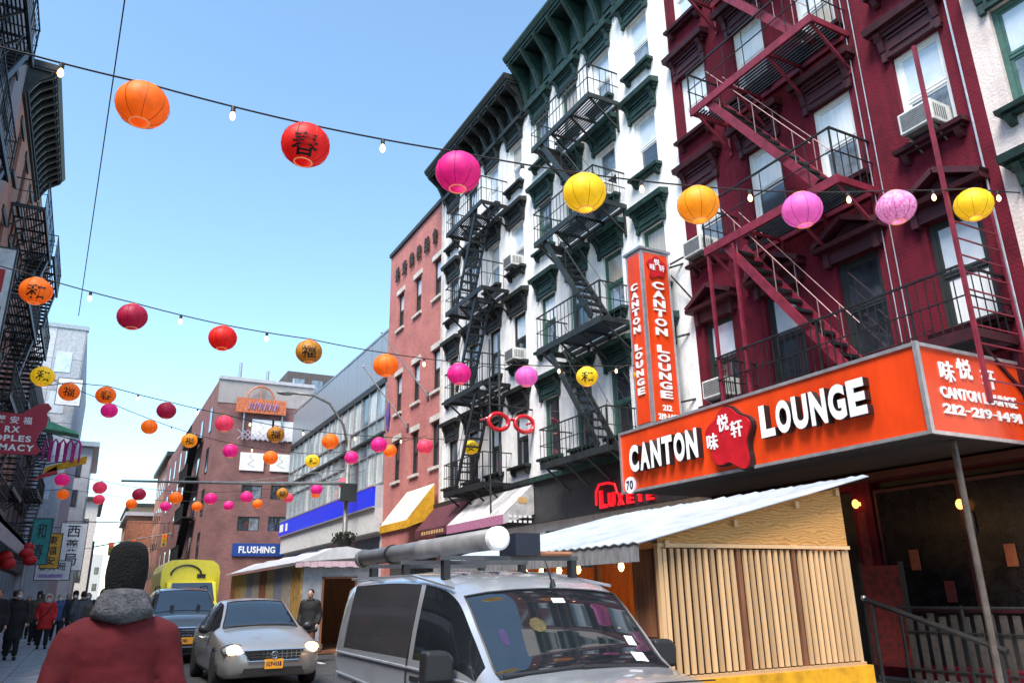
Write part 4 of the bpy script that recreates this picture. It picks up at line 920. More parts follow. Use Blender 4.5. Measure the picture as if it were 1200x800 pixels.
for nm, A, B, r, Ls, bulbs, s0, s1 in STR:
    W = []; seen = {}
    for px, py, k, ch in Ls: seen[k] = seen.get(k, 0)+1
    num = {}
    for i, (px, py, k, ch) in enumerate(Ls):
        c = plane_hit(px, py, A, B); W.append(c+Vector((0, 0, r*.9+.03))); num[k] = num.get(k, 0)+1
        lb = f"{CN[k]} paper lantern{' with inked character' if ch else ''}, {ORD[i]} from the pharmacy on the {where[nm]}"
        lantern(c, r*(1 if nm != 'sixth' else .95), k, lb, ch, turn=rw.uniform(0, 1.2))
    if s0: W.insert(0, plane_hit(*s0, A, B))
    if s1: W.append(plane_hit(*s1, A, B))
    d = (W[0]-W[1]).normalized(); tt = (FL-W[0].x)/d.x if abs(d.x) > .05 else 0
    if tt > 0: W.insert(0, W[0]+d*tt+Vector((0, 0, .1)))
    d = (W[-1]-W[-2]).normalized(); tt = (FX-.02-W[-1].x)/d.x
    if tt > 0: W.append(W[-1]+d*tt)
    S = []
    for i in range(len(W)-1):
        L = (W[i+1]-W[i]).length
        for q in range(6): u = q/6; p_ = W[i].lerp(W[i+1], u); S.append(p_-Vector((0, 0, .018*L*4*u*(1-u)*.5)))
    S.append(W[-1])
    t = thing('light_string', f'thin black cable with small bulbs carrying the {nm} row of lanterns', 'string lights', tuple(S[0]))
    MB().tube([p_-S[0] for p_ in S], .011 if nm in ('nearest', 'second') else .013, 5).build('cable', M_wire, t)
    pts = [plane_hit(px, py, A, B) for px, py in bulbs]
    if nm == 'nearest': pts += [W[i].lerp(W[i+1], .5) for i in range(4, len(W)-1)]
    for p_ in pts:
        j = min(range(len(S)-1), key=lambda q: ((S[q]+S[q+1])/2-p_).length); q = (p_-S[j]).dot((S[j+1]-S[j]))/max((S[j+1]-S[j]).length_squared, 1e-6); pc = S[j].lerp(S[j+1], max(0, min(1, q)))
        so = inst(BULB[0], 'socket', t, tuple(pc-S[0])); inst(BULB[1], 'bulb', so); so.scale = (.88, .88, .88)
c = on_y(50, 441, 20); lantern(c, .25, 'y', 'yellow paper lantern with a black character in front of the left fire escapes', '和')
tag(MB().tube([c+Vector((0, 0, .23)), on_y(36, 425, 20), Vector((FL, 20, c.z+1.0))], .011, 5).build('hanging_cable', M_wire), 'short cable from the left fire escapes to the yellow lantern', 'cable')
# three thin overhead wires
wa = on_y(152, -40, 11); wb = on_y(92, 370, 26)
tag(MB().tube([wa, wa.lerp(wb, .5)-Vector((0, 0, .05)), wb], .012, 5).build('overhead_wire', M_wire), 'thin overhead wire running down into the left roofs', 'wire')
def plywood_mat():
    m = bpy.data.materials.new('grained_plywood'); m.use_nodes = True; nt = m.node_tree; N = nt.nodes; L = nt.links; b = N['Principled BSDF']; b.inputs['Roughness'].default_value = .7
    tc = N.new('ShaderNodeTexCoord'); mp = N.new('ShaderNodeMapping'); mp.inputs['Scale'].default_value = (.8, 1, 2.0); L.new(tc.outputs['Object'], mp.inputs[0])
    w = N.new('ShaderNodeTexWave'); w.wave_type = 'BANDS'; w.bands_direction = 'Z'; w.inputs['Scale'].default_value = 4.2; w.inputs['Distortion'].default_value = 14; w.inputs['Detail'].default_value = 3; w.inputs['Detail Scale'].default_value = .9; L.new(mp.outputs[0], w.inputs[0])
    c = N.new('ShaderNodeValToRGB'); e = c.color_ramp.elements; e[0].color = (.40, .185, .05, 1); e[1].color = (.60, .31, .095, 1); e[1].position = .55; L.new(w.outputs[1], c.inputs[0]); L.new(c.outputs[0], b.inputs['Base Color'])
    return m
# ------------------------------------------------------------------ timber dining shed at the kerb
M_ply = mat('plywood', (.60, .37, .17), .7, var=.4, scale=1.6, stretch=(1.2, 1, 9), c2=(.34, .17, .06))
M_slat = mat('pine_batten', (.62, .385, .20), .7, var=.25, scale=3, stretch=(8, 8, .6), rand=.3, c2=(.56, .36, .19))
M_stud = mat('reddish_stud', (.30, .12, .055), .75, var=.35, scale=3, stretch=(6, 6, .5), rand=.2)
M_roofw = mat('white_roof_sheet', (.42, .48, .54), .4, var=.22, scale=2); M_yelb = mat('yellow_barrier', (.80, .38, .008), .5, var=.3, scale=4)
M_vinyl = mat('grey_clear_vinyl', (.36, .37, .40), .25, var=.3, scale=3, stretch=(1, 6, 1), trans=.3); M_orply = mat('orange_glow_board', (.50, .16, .03), .6, var=.35, scale=2.5, stretch=(5, 5, .6), rand=.3)  # warm bulb light on the planks is painted into the orange board colour
M_plyw = plywood_mat()
SX0, SX1, SY0, SY1 = 5.8, 9.0, 7.3, 13.1
sd = thing('dining_shed', 'timber street dining shed with vertical pine battens and a white sloping roof', 'shed', (SX0, SY0, 0))
SW, SD = SX1-SX0, SY1-SY0
MB().box(0, SW, .11, .125, .62, 2.02).build('backing_board', mat('dark_brown_board', (.05, .02, .011), .8, var=.3), sd)
sl = MB().box(-.025, .025, 0, .035, 0, 1.36).mesh('slat', M_slat)
n = 30
for i in range(n):
    if i in (11, 20): continue
    inst(sl, 'slat', sd, (.09+(SW-.18)*i/(n-1), 0.001, .655), (0, rw.uniform(-.004, .004), 0))
for x in (.0+.02, .09+(SW-.18)*11/29, .09+(SW-.18)*20/29, SW-.03): MB().box(x-.03, x+.03, .002, .062, .64, 2.03).build('stud', M_stud if 0 < x < SW-.1 and x > .1 else M_slat, sd)
MB().box(-.02, SW+.02, -.02, .065, 2.03, 2.075).build('top_plate', M_slat, sd); MB().box(-.02, SW+.02, -.02, .065, .60, .64).build('bottom_plate', M_slat, sd)
MB().prism([(0, 2.08), (SW, 2.08), (SW, 2.86), (0, 2.15)], 'y', .0, .03).build('gable_panel', M_plyw, sd)
MB().box(.0, SW+.1, -.05, .5, 0, .60).build('yellow_base', M_yelb, sd)
rs = MB(); NY = 66
rows = []
for i in range(NY+1):
    y = -.18+(SD+.3)*i/NY; b = .022*(i % 2); rows.append([(-.42, y, 2.06+b), (1.2, y, 2.44+b), (2.4, y, 2.72+b), (SW+.42, y, 3.02+b+rw.uniform(-.012, .012))])
for i in range(NY):
    for k in range(3): a, c = rows[i], rows[i+1]; rs.quad(a[k], a[k+1], c[k+1], c[k])
ro = rs.build('roof_sheet', M_roofw, sd); so_ = ro.modifiers.new('solid', 'SOLIDIFY'); so_.thickness = .012
for x in (.1, 1.2, 2.3, SW-.1): MB().box(x-.03, x+.03, -.05, SD, 2.0+.27*x*.88, 2.08+.27*x*.88).build('rafter', M_slat, sd)
MB().box(-.40, -.392, -.15, SD, 1.86, 2.07).build('vinyl_strip', M_vinyl, sd)
for i in range(5): MB().box(-.405, -.385, .2+i*.9, .24+i*.9, 1.86, 2.07).build('vinyl_clip', M_alu, sd)
for y in (.06, 1.3, 2.6, SD-.06): MB().box(0, .08, y-.04, y+.04, 0, 2.1).build('post', M_stud, sd)
pb_ = MB().box(0, .02, 0, .23, 0, 1.75).mesh('plank', M_orply)
for i in range(int(SD/.25)): inst(pb_, 'plank', sd, (SW-.10, .1+i*.25, .3))
pk_ = MB().box(0, .03, 0, .28, 0, .95).mesh('plank', M_stud)
for i in range(int(SD/.3)): inst(pk_, 'plank', sd, (.02, .1+i*.3, .1))
MB().box(.02, .05, .08, .55, 1.0, 2.02).build('corner_board', M_stud, sd)
inst(MB().box(0, SW-.2, 0, .02, 0, 1.9).mesh('end_wall', M_orply), 'end_wall', sd, (.08, SD-.06, .1))
bs = thing('light_string', 'row of warm lit bulbs strung under the eave of the timber shed', 'string lights', (SX0+.15, SY0+.3, 1.98))
MB().tube([(0, y*.2, .03-.03*math.sin(y*1.2)**2) for y in range(19)], .008, 4).build('cable', M_wire, bs)
for i in range(7): so = inst(BULB[0], 'socket', bs, (0, .15+i*.5, .02)); inst(BULB[1], 'bulb', so); so.scale = (1.1, 1.1, 1.1)
for yy in (8.6, 10.2):
    pl_ = bpy.data.lights.new('shed_bulb_light', 'POINT'); pl_.energy = 45; pl_.color = (1, .55, .22); pl_.shadow_soft_size = .1
    po = bpy.data.objects.new('shed_bulb_light', pl_); col.objects.link(po); po.location = (7.0, yy, 1.85)
# ------------------------------------------------------------------ second shed with white canopy and pastel panels
s2 = thing('dining_shed', 'white roofed street dining shed with pastel panels on its street side', 'shed', (5.5, 23.2, 0))
M_s2g = mat('pale_grey_shed_panel', (.42, .43, .46), .7, var=.2, rand=.1)
L2, W2 = 12.5, 2.0
cols_ = [mat('amber_panel', (.62, .36, .10), .7, var=.4), mat('beige_panel', (.50, .44, .38), .7, var=.2), mat('blue_grey_panel', (.30, .32, .40), .7, var=.2), mat('sand_panel', (.60, .48, .26), .7, var=.3), mat('rust_panel', (.36, .13, .06), .7, var=.4)]
for i in range(10): MB().box(0, .05, .05+i*1.24, 1.26+i*1.24, .1, 2.45).build('side_panel', cols_[[0, 1, 2, 3, 4, 1, 2, 3, 0, 4][i]], s2)
MB().box(.05, .62, 0, .05, .1, 2.45).box(1.62, W2, 0, .05, .1, 2.45).box(.62, 1.62, 0, .05, 2.05, 2.45).build('front_panel', M_s2g, s2)
MB().box(.6, .66, -.02, .0, .1, 2.1).box(1.58, 1.64, -.02, .0, .1, 2.1).box(.6, 1.64, -.02, .0, 2.05, 2.11).build('door_frame', M_stud, s2)
MB().box(W2-.05, W2, .05, L2, .1, 2.45).build('back_wall', M_orply, s2); MB().box(0, W2, 0, L2, .02, .1).build('floor_deck', M_stud, s2)
cv = MB(); rg_ = []
for i in range(15):
    y = -.25+(L2+.5)*i/14; sg_ = .03*math.sin(i*2.1); rg_.append([(-.25, y, 2.5), (.1, y, 2.62+sg_), (.8, y, 2.90+sg_), (W2*.6, y, 2.95+sg_), (W2, y, 2.80), (W2+.25, y, 2.68)])
for i in range(14):
    for k in range(5): a, c = rg_[i], rg_[i+1]; cv.quad(a[k], a[k+1], c[k+1], c[k])
cv.quad(rg_[0][0], rg_[0][1], rg_[0][2], rg_[0][3]); cv.quad(rg_[0][0], rg_[0][3], rg_[0][4], rg_[0][5])
cvo = cv.build('canopy', mat('white_tarpaulin', (.78, .78, .80), .55, var=.12, trans=.2), s2); cvo.modifiers.new('s', 'SOLIDIFY').thickness = .02
vl = MB()
for i in range(12): vl.box(-.25+i*.21, -.05+i*.21, -.262, -.25, 2.36+.02*(i % 2), 2.53)
vl.build('pink_valance', mat('pale_pink_valance', (.75, .52, .58), .7), s2)

# ------------------------------------------------------------------ railing and board outside the lounge
fn = thing('railing', 'black iron railing with grey wooden pickets outside the lounge entrance', 'railing', (11.2, 4.3, .12))
M_pick = mat('weathered_picket', (.06, .05, .045), .8, var=.4, rand=.3)
MB().tube([(0, 0, 1.12), (0, 4.0, 1.12)], .022, 6).tube([(0, 0, .78), (0, 4.0, .78)], .012, 6).tube([(0, 0, .25), (0, 4.0, .25)], .015, 6).build('rail', M_black, fn)
for i in range(5): MB().tube([(0, i, 0), (0, i, 1.15)], .025, 6).build('post', M_black, fn)
pk2 = MB().box(.02, .04, 0, .10, .05, 1.02).mesh('picket', M_pick)
for i in range(22): inst(pk2, 'picket', fn, (0, .05+i*.18, rw.uniform(-.03, .03)))
hr = thing('handrail', 'sloping black handrail with chrome knob in front of the lounge railing', 'handrail', (10.45, 6.9, .12))
MB().tube([(0, 1.4, 1.25), (0, -.6, .62)], .04, 8).build('rail', M_black, hr); MB().tube([(0, 1.3, 0), (0, 1.3, 1.22)], .03, 8).build('post', M_black, hr); MB().tube([(0, -.5, 0), (0, -.5, .66)], .03, 8).build('post', M_black, hr); MB().ell((0, 1.42, 1.27), (.045, .045, .045), 10, 7).build('knob', M_alu, hr, smooth=True)
cb_ = thing('menu_board', 'black tilted menu board hung on the lounge wall', 'menu board', (11.75, 5.35, 1.95)); cb_.rotation_euler = (R(18), 0, 0)
MB().box(-.03, .03, -.42, .42, -.45, .45).build('panel', M_dark, cb_); MB().box(-.04, .03, -.47, -.42, -.5, .5).box(-.04, .03, .42, .47, -.5, .5).box(-.04, .03, -.42, .42, .45, .5).box(-.04, .03, -.42, .42, -.5, -.45).build('frame', M_black, cb_)
MB().tube([(-.05, -.2, .1), (-.05, 0, .22), (-.05, .2, .1)], .015, 5).build('metal_hook', M_alu, cb_)
ps = thing('poster_stand', 'tall red printed poster stand in the dark lounge entrance', 'poster stand', (11.3, 8.6, .12))
MB().box(-.02, .02, -.35, .35, .25, 1.75).build('poster', M_redpaper, ps); MB().box(-.03, .03, -.4, -.35, 0, 1.8).box(-.03, .03, .35, .4, 0, 1.8).build('frame', M_framedk, ps); MB().box(-.2, .2, -.4, .4, 0, .03).build('base', M_framedk, ps)
for i in range(0): MB().tube([(-.026, -.25, .5+i*.28), (-.026, -.1, .62+i*.28), (-.026, .1, .5+i*.28), (-.026, .25, .64+i*.28)], .012, 4).build('printed_stroke', M_gold, ps)

# ------------------------------------------------------------------ vehicles
M_tyre = mat('tyre_rubber', (.015, .015, .016), .8); M_rimm = mat('alloy_rim', (.45, .46, .48), .3, .9); M_chrome = mat('chrome', (.7, .71, .73), .12, 1., var=.05)
M_carglass = mat('car_glass', (.012, .016, .020), .03, var=.2, ior=2.1); M_plastic = mat('black_plastic', (.016, .016, .018), .45); M_plate = mat('amber_number_plate', (.85, .36, .02), .4, var=.1)
M_lampon = mat('lit_headlamp', (.95, .85, .65), .1, emit=6, emc=(1, .60, .20), var=.02); M_lampoff = mat('clear_headlamp', (.6, .62, .65), .08, .2, ior=1.8, var=.3); M_lampd = mat('daytime_lamp', (.9, .9, .95), .1, emit=3, emc=(.95, .92, 1), var=.02)
def pch(xs, ys, x):
    n = len(xs)
    for i in range(n-1):
        if x <= xs[i+1]: break
    h = xs[i+1]-xs[i]
    def sl_(k):
        if k == 0: return (ys[1]-ys[0])/(xs[1]-xs[0])
        if k == n-1: return (ys[-1]-ys[-2])/(xs[-1]-xs[-2])
        a = (ys[k]-ys[k-1])/(xs[k]-xs[k-1]); b = (ys[k+1]-ys[k])/(xs[k+1]-xs[k])
        return 0 if a*b <= 0 else 2*a*b/(a+b)
    t = (x-xs[i])/h; m0, m1 = sl_(i)*h, sl_(i+1)*h
    return (2*t**3-3*t*t+1)*ys[i]+(t**3-2*t*t+t)*m0+(-2*t**3+3*t*t)*ys[i+1]+(t**3-t*t)*m1
def vehicle(name, label, cat, loc, rotz, st, paint, ws, rw_, side, wheels, wr=.32, blank=None, sub=4, panel=None):
    """st rows: y, zlow, zbelt, ztop, wlow, wmid, wbelt, wtop, crown; ws/rw_/side/blank are y ranges of windscreen, rear window, side glass, panel"""
    t = thing(name, label, cat, loc, rotz)
    ys = [s[0] for s in st]; Y = []
    for i in range(len(ys)-1): Y += [ys[i]+(ys[i+1]-ys[i])*k/sub for k in range(sub)]
    Y.append(ys[-1]); rings = []
    for y in Y:
        zl, zb, zt, wl_, wm, wb, wt, cr = [pch(ys, [s[k] for s in st], y) for k in range(1, 9)]
        h = [(0, zl), (wl_, zl), (wm-.01, zl+.15*(zb-zl)), (wm, zl+.6*(zb-zl)), (wm*.4+wb*.6, zl+.9*(zb-zl)), (wb, zb)]
        for q in (.04, .35, .66, .95): h.append((wb+(wt-wb)*q**1.25, zb+(zt-zb)*q))
        h += [(wt-.045, zt+cr*.15), (wt*.68, zt+cr*.62), (wt*.34, zt+cr*.9), (0, zt+cr)]
        rings.append([(x, y, z) for x, z in h]+[(-x, y, z) for x, z in h[-2:0:-1]])
    n = len(rings[0]); body = MB(); W_ = MB(); RW = MB(); SL = MB(); SR = MB(); BP = MB(); BQ = MB()
    flat = [p for r_ in rings for p in r_]
    def put(mb, q):
        mb.v += [flat[i] for i in q]; o = len(mb.v)-4; mb.f.append((o, o+1, o+2, o+3)); mb.m.append(0)
    bf = []
    for i in range(len(rings)-1):
        ym = (Y[i]+Y[i+1])/2
        for k in range(n):
            k2 = (k+1) % n; q = (i*n+k, i*n+k2, (i+1)*n+k2, (i+1)*n+k); kk = k if k < 13 else n-1-k
            top = kk in (10, 11, 12); sd_ = kk in (6, 7, 8)
            if ws[0] < ym < ws[1] and top: put(W_, q)
            elif rw_ and rw_[0] < ym < rw_[1] and top: put(RW, q)
            elif sd_ and any(a < ym < b for a, b in side): put(SL if k < 13 else SR, q)
            elif blank and sd_ and blank[0] < ym < blank[1]: put(BP if k < 13 else BQ, q)
            else: bf.append(q)
    body.v = flat; body.f = bf+[tuple(range(n)), tuple((len(rings)-1)*n+k for k in range(n))[::-1]]; body.m = [0]*len(body.f)
    def fin(mb, nm, m):
        if not mb.f: return None
        me = mb.mesh(nm, m, True)
        import bmesh
        bm = bmesh.new(); bm.from_mesh(me); bmesh.ops.remove_doubles(bm, verts=bm.verts, dist=.0005); bmesh.ops.recalc_face_normals(bm, faces=bm.faces)
        c = sum((f.calc_center_median() for f in bm.faces), Vector())/len(bm.faces)
        s = sum((f.normal.dot(f.calc_center_median()-Vector((0, f.calc_center_median().y, .7))) for f in bm.faces))
        if s < 0: bmesh.ops.reverse_faces(bm, faces=bm.faces)
        bm.to_mesh(me); bm.free()
        for p in me.polygons: p.use_smooth = True
        return inst(me, nm, t)
    fin(body, 'body', paint); fin(W_, 'windscreen', M_carglass); fin(RW, 'rear_window', M_carglass); fin(SL, 'side_window', M_carglass); fin(SR, 'side_window', M_carglass); fin(BP, 'blank_side_panel', panel or paint); fin(BQ, 'blank_side_panel', panel or paint)
    i0 = min(i for i in range(len(Y)) if Y[i] >= ws[0]-.001); i1 = max(i for i in range(len(Y)) if Y[i] <= ws[1]+.001)
    lp_ = [rings[i][10] for i in range(i0, i1+1)]+[rings[i1][k] for k in range(11, 16)]+[rings[i][16] for i in range(i1, i0-1, -1)]+[rings[i0][k] for k in range(15, 9, -1)]
    MB().tube([(x, y-.004, z+.004) for x, y, z in lp_], .009, 5, caps=False).build('windscreen_seal', M_plastic, t)
    wmid = max(s[5] for s in st)
    tm = MB().lathe([(wr*.62, -.11), (wr*.95, -.11), (wr, -.08), (wr, .08), (wr*.95, .11), (wr*.62, .11)], 22, axis='x').mesh('tyre', M_tyre, True); rmm = MB().lathe([(wr*.1, -.06), (wr*.62, -.09), (wr*.64, .09), (wr*.1, .10)], 14, axis='x').mesh('rim', M_rimm)
    for y in wheels:
        for s in (-1, 1):
            w0 = MB().tube([(s*.01, wr*1.14*math.cos(a*math.pi/10), max(-.05, wr*1.14*math.sin(a*math.pi/10))) for a in range(11)], .035, 6).build('wheel_arch', M_plastic, t, (s*(wmid-.035), y, wr))
            w1 = inst(tm, 'tyre', w0, (-s*.06, 0, 0)); inst(rmm, 'rim', w0, (-s*.055, 0, 0))
    return t
def mirror(t, x, y, z, m, s=1., boxy=False):
    for sg_ in (-1, 1):
        if boxy: o = bevel(MB().prism([(-.10*s, -.09*s), (.10*s, -.09*s), (.11*s, .05*s), (.06*s, .10*s), (-.09*s, .10*s)], 'y', -.07*s, .05*s).build('wing_mirror', m, t, (sg_*x, y, z), normals=True), .03, 3)
        else: o = MB().ell((0, 0, 0), (.11*s, .07*s, .085*s), 14, 9).build('wing_mirror', m, t, (sg_*x, y, z), smooth=True); MB().beam((-sg_*.16*s, .02, -.03), (0, 0, -.02), .05, .04).build('mirror_arm', M_plastic, o); MB().ell((0, .045*s, 0), (.09*s, .04*s, .07*s), 12, 7).build('mirror_glass', M_carglass, o, smooth=True)
def plate(t, y, z, w=.32, h=.16, txt='HZF4051'):
    o = MB().box(-w/2, w/2, y, y+.015, z, z+h).build('number_plate', M_plate, t); xx = -w/2+.03
    for ch in txt:
        if glyph_mesh(ch, .03): letter(ch, M_navy_p, M_navy_p, o, (xx, y-.002, z+.045), ROT_CAM, .03, .07, .004, .03); xx += .038
M_silver = mat('silver_car_paint', (.38, .37, .36), .28, .5, var=.06, scale=2, coat=.7); M_suv = mat('blue_grey_car_paint', (.085, .092, .098), .25, .5, var=.06, coat=.7); M_blk = mat('black_car_paint', (.015, .016, .018), .2, .2, coat=.8, var=.1); M_vanp = mat('grey_van_paint', (.40, .43, .48), .25, .5, var=.05, scale=2, coat=.8); M_vanpan = mat('dark_grey_van_panel', (.042, .044, .05), .2, .2, var=.12, coat=.5)
sedan = [(-2.30,.30,.58,.64,.52,.62,.58,.48,.02),(-2.18,.22,.66,.73,.68,.80,.76,.62,.03),(-1.85,.20,.75,.82,.80,.89,.84,.72,.05),(-1.3,.20,.86,.92,.82,.91,.86,.75,.07),(-.92,.20,.93,.985,.82,.91,.86,.75,.06),(-.5,.20,.96,1.24,.82,.91,.86,.66,.05),(-.05,.20,.97,1.46,.82,.91,.86,.585,.045),(.5,.20,.97,1.51,.82,.91,.86,.58,.045),(1.0,.20,.98,1.48,.82,.91,.86,.58,.045),(1.3,.20,.98,1.40,.82,.91,.86,.58,.045),(1.8,.20,.98,1.08,.82,.90,.85,.68,.04),(2.1,.22,.95,1.0,.80,.86,.82,.70,.03),(2.28,.32,.78,.84,.66,.72,.68,.58,.02)]
sv = vehicle('sedan', 'silver sedan with lit headlamps and amber number plate driving up the street', 'car', (3.17, 17.35, 0), R(0), sedan, M_silver, (-.92, -.05), (1.3, 1.8), [(-.85, .55), (.62, 1.5)], (-1.42, 1.38))
gr = MB().prism([(-.42, .50), (.42, .50), (.52, .66), (-.52, .66)], 'y', -2.325, -2.22).build('grille', M_plastic, sv)
for i in range(12): MB().box(-.46+i*.084, -.45+i*.084, -2.335, -2.32, .51, .65).build('grille_bar', M_chrome, gr)
for i in range(2): MB().box(-.47, .47, -2.336, -2.322, .55+i*.05, .558+i*.05).build('grille_bar', M_chrome, gr)
MB().tube([(-.55, -2.32, .67), (0, -2.345, .675), (.55, -2.32, .67)], .014, 6).tube([(-.44, -2.32, .49), (.44, -2.32, .49)], .012, 6).build('grille_surround', M_chrome, sv)
MB().tube([(.055*math.cos(a*math.pi/10), -2.345, .58+.055*math.sin(a*math.pi/10)) for a in range(21)], .010, 6, caps=False).box(-.075, .075, -2.35, -2.34, .57, .59).build('round_badge', M_chrome, gr)
for s in (-1, 1):
    o = MB().ell((0, 0, 0), (.20, .16, .095), 16, 10).build('headlamp', M_lampoff, sv, (s*.68, -2.08, .68), smooth=True); MB().ell((0, -.12, 0), (.125, .07, .09), 14, 8).build('lamp_reflector', M_lampon, o, smooth=True); MB().tube([(s*.02+.19*math.cos(a*math.pi/10), -.07, .10*math.sin(a*math.pi/10)) for a in range(21)], .012, 5, caps=False).build('lamp_bezel', M_chrome, o)
    MB().ell((0, 0, 0), (.09, .06, .05), 12, 8).build('fog_lamp', M_plastic, sv, (s*.55, -2.2, .36), smooth=True)
MB().prism([(-.55, .26), (.55, .26), (.50, .38), (-.50, .38)], 'y', -2.315, -2.2).build('lower_intake', M_plastic, sv); plate(sv, -2.345, .36)
mirror(sv, 1.0, -.62, 1.0, M_plastic); MB().tube([(-.7, -.93, 1.045), (-.1, -.96, 1.06), (.1, -.955, 1.06)], .012, 5).tube([(0, -.95, 1.06), (.62, -.93, 1.05)], .012, 5).build('wiper', M_plastic, sv)
for s in (-1, 1): MB().box(s*.915-.01, s*.915+.01, -.15, .05, .84, .87).build('door_handle', M_chrome, sv)
suv = [(-2.32,.36,.80,.88,.62,.74,.70,.60,.02),(-2.22,.28,.86,.95,.76,.88,.84,.72,.03),(-1.85,.25,.95,1.03,.84,.94,.90,.80,.05),(-1.2,.25,1.02,1.09,.86,.95,.91,.80,.06),(-.95,.25,1.04,1.11,.86,.95,.91,.80,.06),(-.6,.25,1.05,1.35,.86,.95,.91,.74,.05),(-.2,.25,1.06,1.60,.86,.95,.91,.68,.05),(.4,.25,1.06,1.67,.86,.95,.91,.67,.05),(1.5,.25,1.06,1.64,.86,.95,.91,.67,.05),(1.9,.25,1.06,1.55,.86,.94,.90,.66,.04),(2.25,.28,1.04,1.15,.82,.90,.86,.68,.03),(2.35,.4,.9,.98,.7,.8,.76,.6,.02)]
au = vehicle('suv', 'dark blue grey four wheel drive car with broad slatted grille behind the silver sedan', 'car', (2.52, 24.6, 0), 0, [(s[0], s[1], s[2]*1.06, s[3]*1.09, *s[4:]) for s in suv], M_suv, (-.95, -.2), (1.9, 2.25), [(-.85, .5), (.58, 1.75)], (-1.45, 1.4), .36)
gr = MB().prism([(-.44, .42), (.44, .42), (.55, .62), (.52, .86), (-.52, .86), (-.55, .62)], 'y', -2.36, -2.24).build('grille', M_plastic, au)
for i in range(7): MB().box(-.50, .50, -2.375, -2.355, .45+i*.06, .468+i*.06).build('grille_bar', M_chrome, gr)
for i in range(4): MB().tube([(-.135+i*.09+.062*math.cos(a*math.pi/8), -2.39, .74+.062*math.sin(a*math.pi/8)) for a in range(17)], .009, 5, caps=False).build('badge_ring', M_chrome, gr)
MB().tube([(-.44, -2.36, .41), (.44, -2.36, .41), (.56, -2.36, .62), (.53, -2.36, .87), (-.53, -2.36, .87), (-.56, -2.36, .62), (-.44, -2.36, .41)], .018, 5).build('grille_surround', M_chrome, au)
for s in (-1, 1): MB().ell((0, 0, 0), (.17, .12, .07), 14, 9).build('headlamp', M_lampd, au, (s*.72, -2.17, .80), smooth=True); MB().box(s*.62-.17, s*.62+.17, -2.33, -2.2, .42, .56).build('side_intake', M_plastic, au)
plate(au, -2.40, .48, .32, .16, 'F10'); mirror(au, 1.05, -.62, 1.12, M_plastic)
for s in (-1, 1): MB().tube([(s*.62, -.1, 1.85), (s*.62, 0, 1.91), (s*.62, 1.4, 1.90), (s*.62, 1.5, 1.83)], .018, 6).build('roof_rail', M_plastic, au)
for s in (-.32, .35): MB().lathe([(.055, 0), (.055, .01)], 14, (s, -.82, 1.36), axis='y').build('dashboard_disc', M_plastic, au)
bc_ = vehicle('car', 'black car queued behind the dark four wheel drive', 'car', (1.95, 40, 0), 0, [(s[0], s[1], s[2]*1.05, s[3]*1.1, *s[4:]) for s in sedan], M_blk, (-.92, -.05), (1.3, 1.8), [(-.85, .55), (.62, 1.5)], (-1.42, 1.38))
for s in (-1, 1): MB().ell((0, 0, 0), (.16, .1, .07), 12, 8).build('headlamp', M_lampoff, bc_, (s*.68, -2.14, .70), smooth=True)
MB().box(-.45, .45, -2.33, -2.2, .5, .64).build('grille', M_chrome, bc_); plate(bc_, -2.345, .36, .32, .16, 'F2')
# ---- grey panel van with pipe tube on its roof
van = [(-2.35,.35,.62,.69,.58,.68,.62,.52,.02),(-2.22,.25,.73,.80,.75,.85,.80,.66,.04),(-1.9,.22,.83,.89,.82,.90,.86,.74,.06),(-1.48,.22,.91,.955,.84,.915,.885,.80,.06),(-1.12,.22,.98,1.25,.84,.915,.895,.79,.06),(-.80,.22,1.0,1.52,.84,.915,.90,.775,.06),(-.5,.22,1.0,1.62,.84,.915,.90,.77,.075),(.0,.22,1.0,1.675,.84,.915,.90,.77,.08),(.9,.22,1.0,1.70,.84,.915,.90,.77,.08),(1.9,.22,1.0,1.69,.84,.91,.90,.77,.07),(2.25,.24,1.0,1.64,.83,.90,.89,.76,.05),(2.35,.3,.98,1.50,.80,.86,.86,.72,.03)]
vn = vehicle('panel_van', 'grey panel van with a long pipe tube strapped on its roof rack', 'van', (3.47, 6.78, 0), 0, van, M_vanp, (-1.48, -.80), None, [(-1.36, -.12)], (-1.45, 1.45), .33, (.05, 1.95), panel=M_vanpan, sub=5)
for s in (-1, 1): MB().ell((0, 0, 0), (.15, .16, .10), 14, 9).build('headlamp', M_lampoff, vn, (s*.72, -2.1, .72), smooth=True)
MB().box(-.45, .45, -2.37, -2.25, .45, .62).build('grille', M_plastic, vn); plate(vn, -2.385, .34)
mirror(vn, 1.06, -1.0, 1.03, M_plastic, 1.2, True)
MB().tube([(-.74, -1.5, .99), (-.2, -1.53, 1.02), (.05, -1.53, 1.02)], .014, 5).tube([(-.1, -1.54, 1.02), (.6, -1.50, .99)], .014, 5).build('wiper', M_plastic, vn)
for s in (-1, 1):
    MB().tube([(s*.912, -1.25, .93), (s*.915, -.1, .96), (s*.915, 2.2, .98)], .012, 5).build('belt_moulding', M_alu, vn); MB().tube([(s*.918, .0, .35), (s*.922, .0, .9), (s*.905, .0, 1.1), (s*.80, .0, 1.62)], .007, 4).build('door_gap', M_plastic, vn)
    MB().tube([(s*.925, .35, .72), (s*.925, 2.1, .78)], .012, 5).tube([(s*.78, -.7, 1.60), (s*.79, .2, 1.72), (s*.79, 2.1, 1.73)], .014, 5).build('side_rail', M_vanp, vn)
    MB().box(s*.905-.012, s*.905+.012, -.28, -.08, .86, .90).build('door_handle', M_plastic, vn)
M_sticker = mat('yellow_black_sticker', (.10, .08, .03), .5, var=.5, scale=30); M_paper = mat('white_paper', (.75, .76, .78), .6)
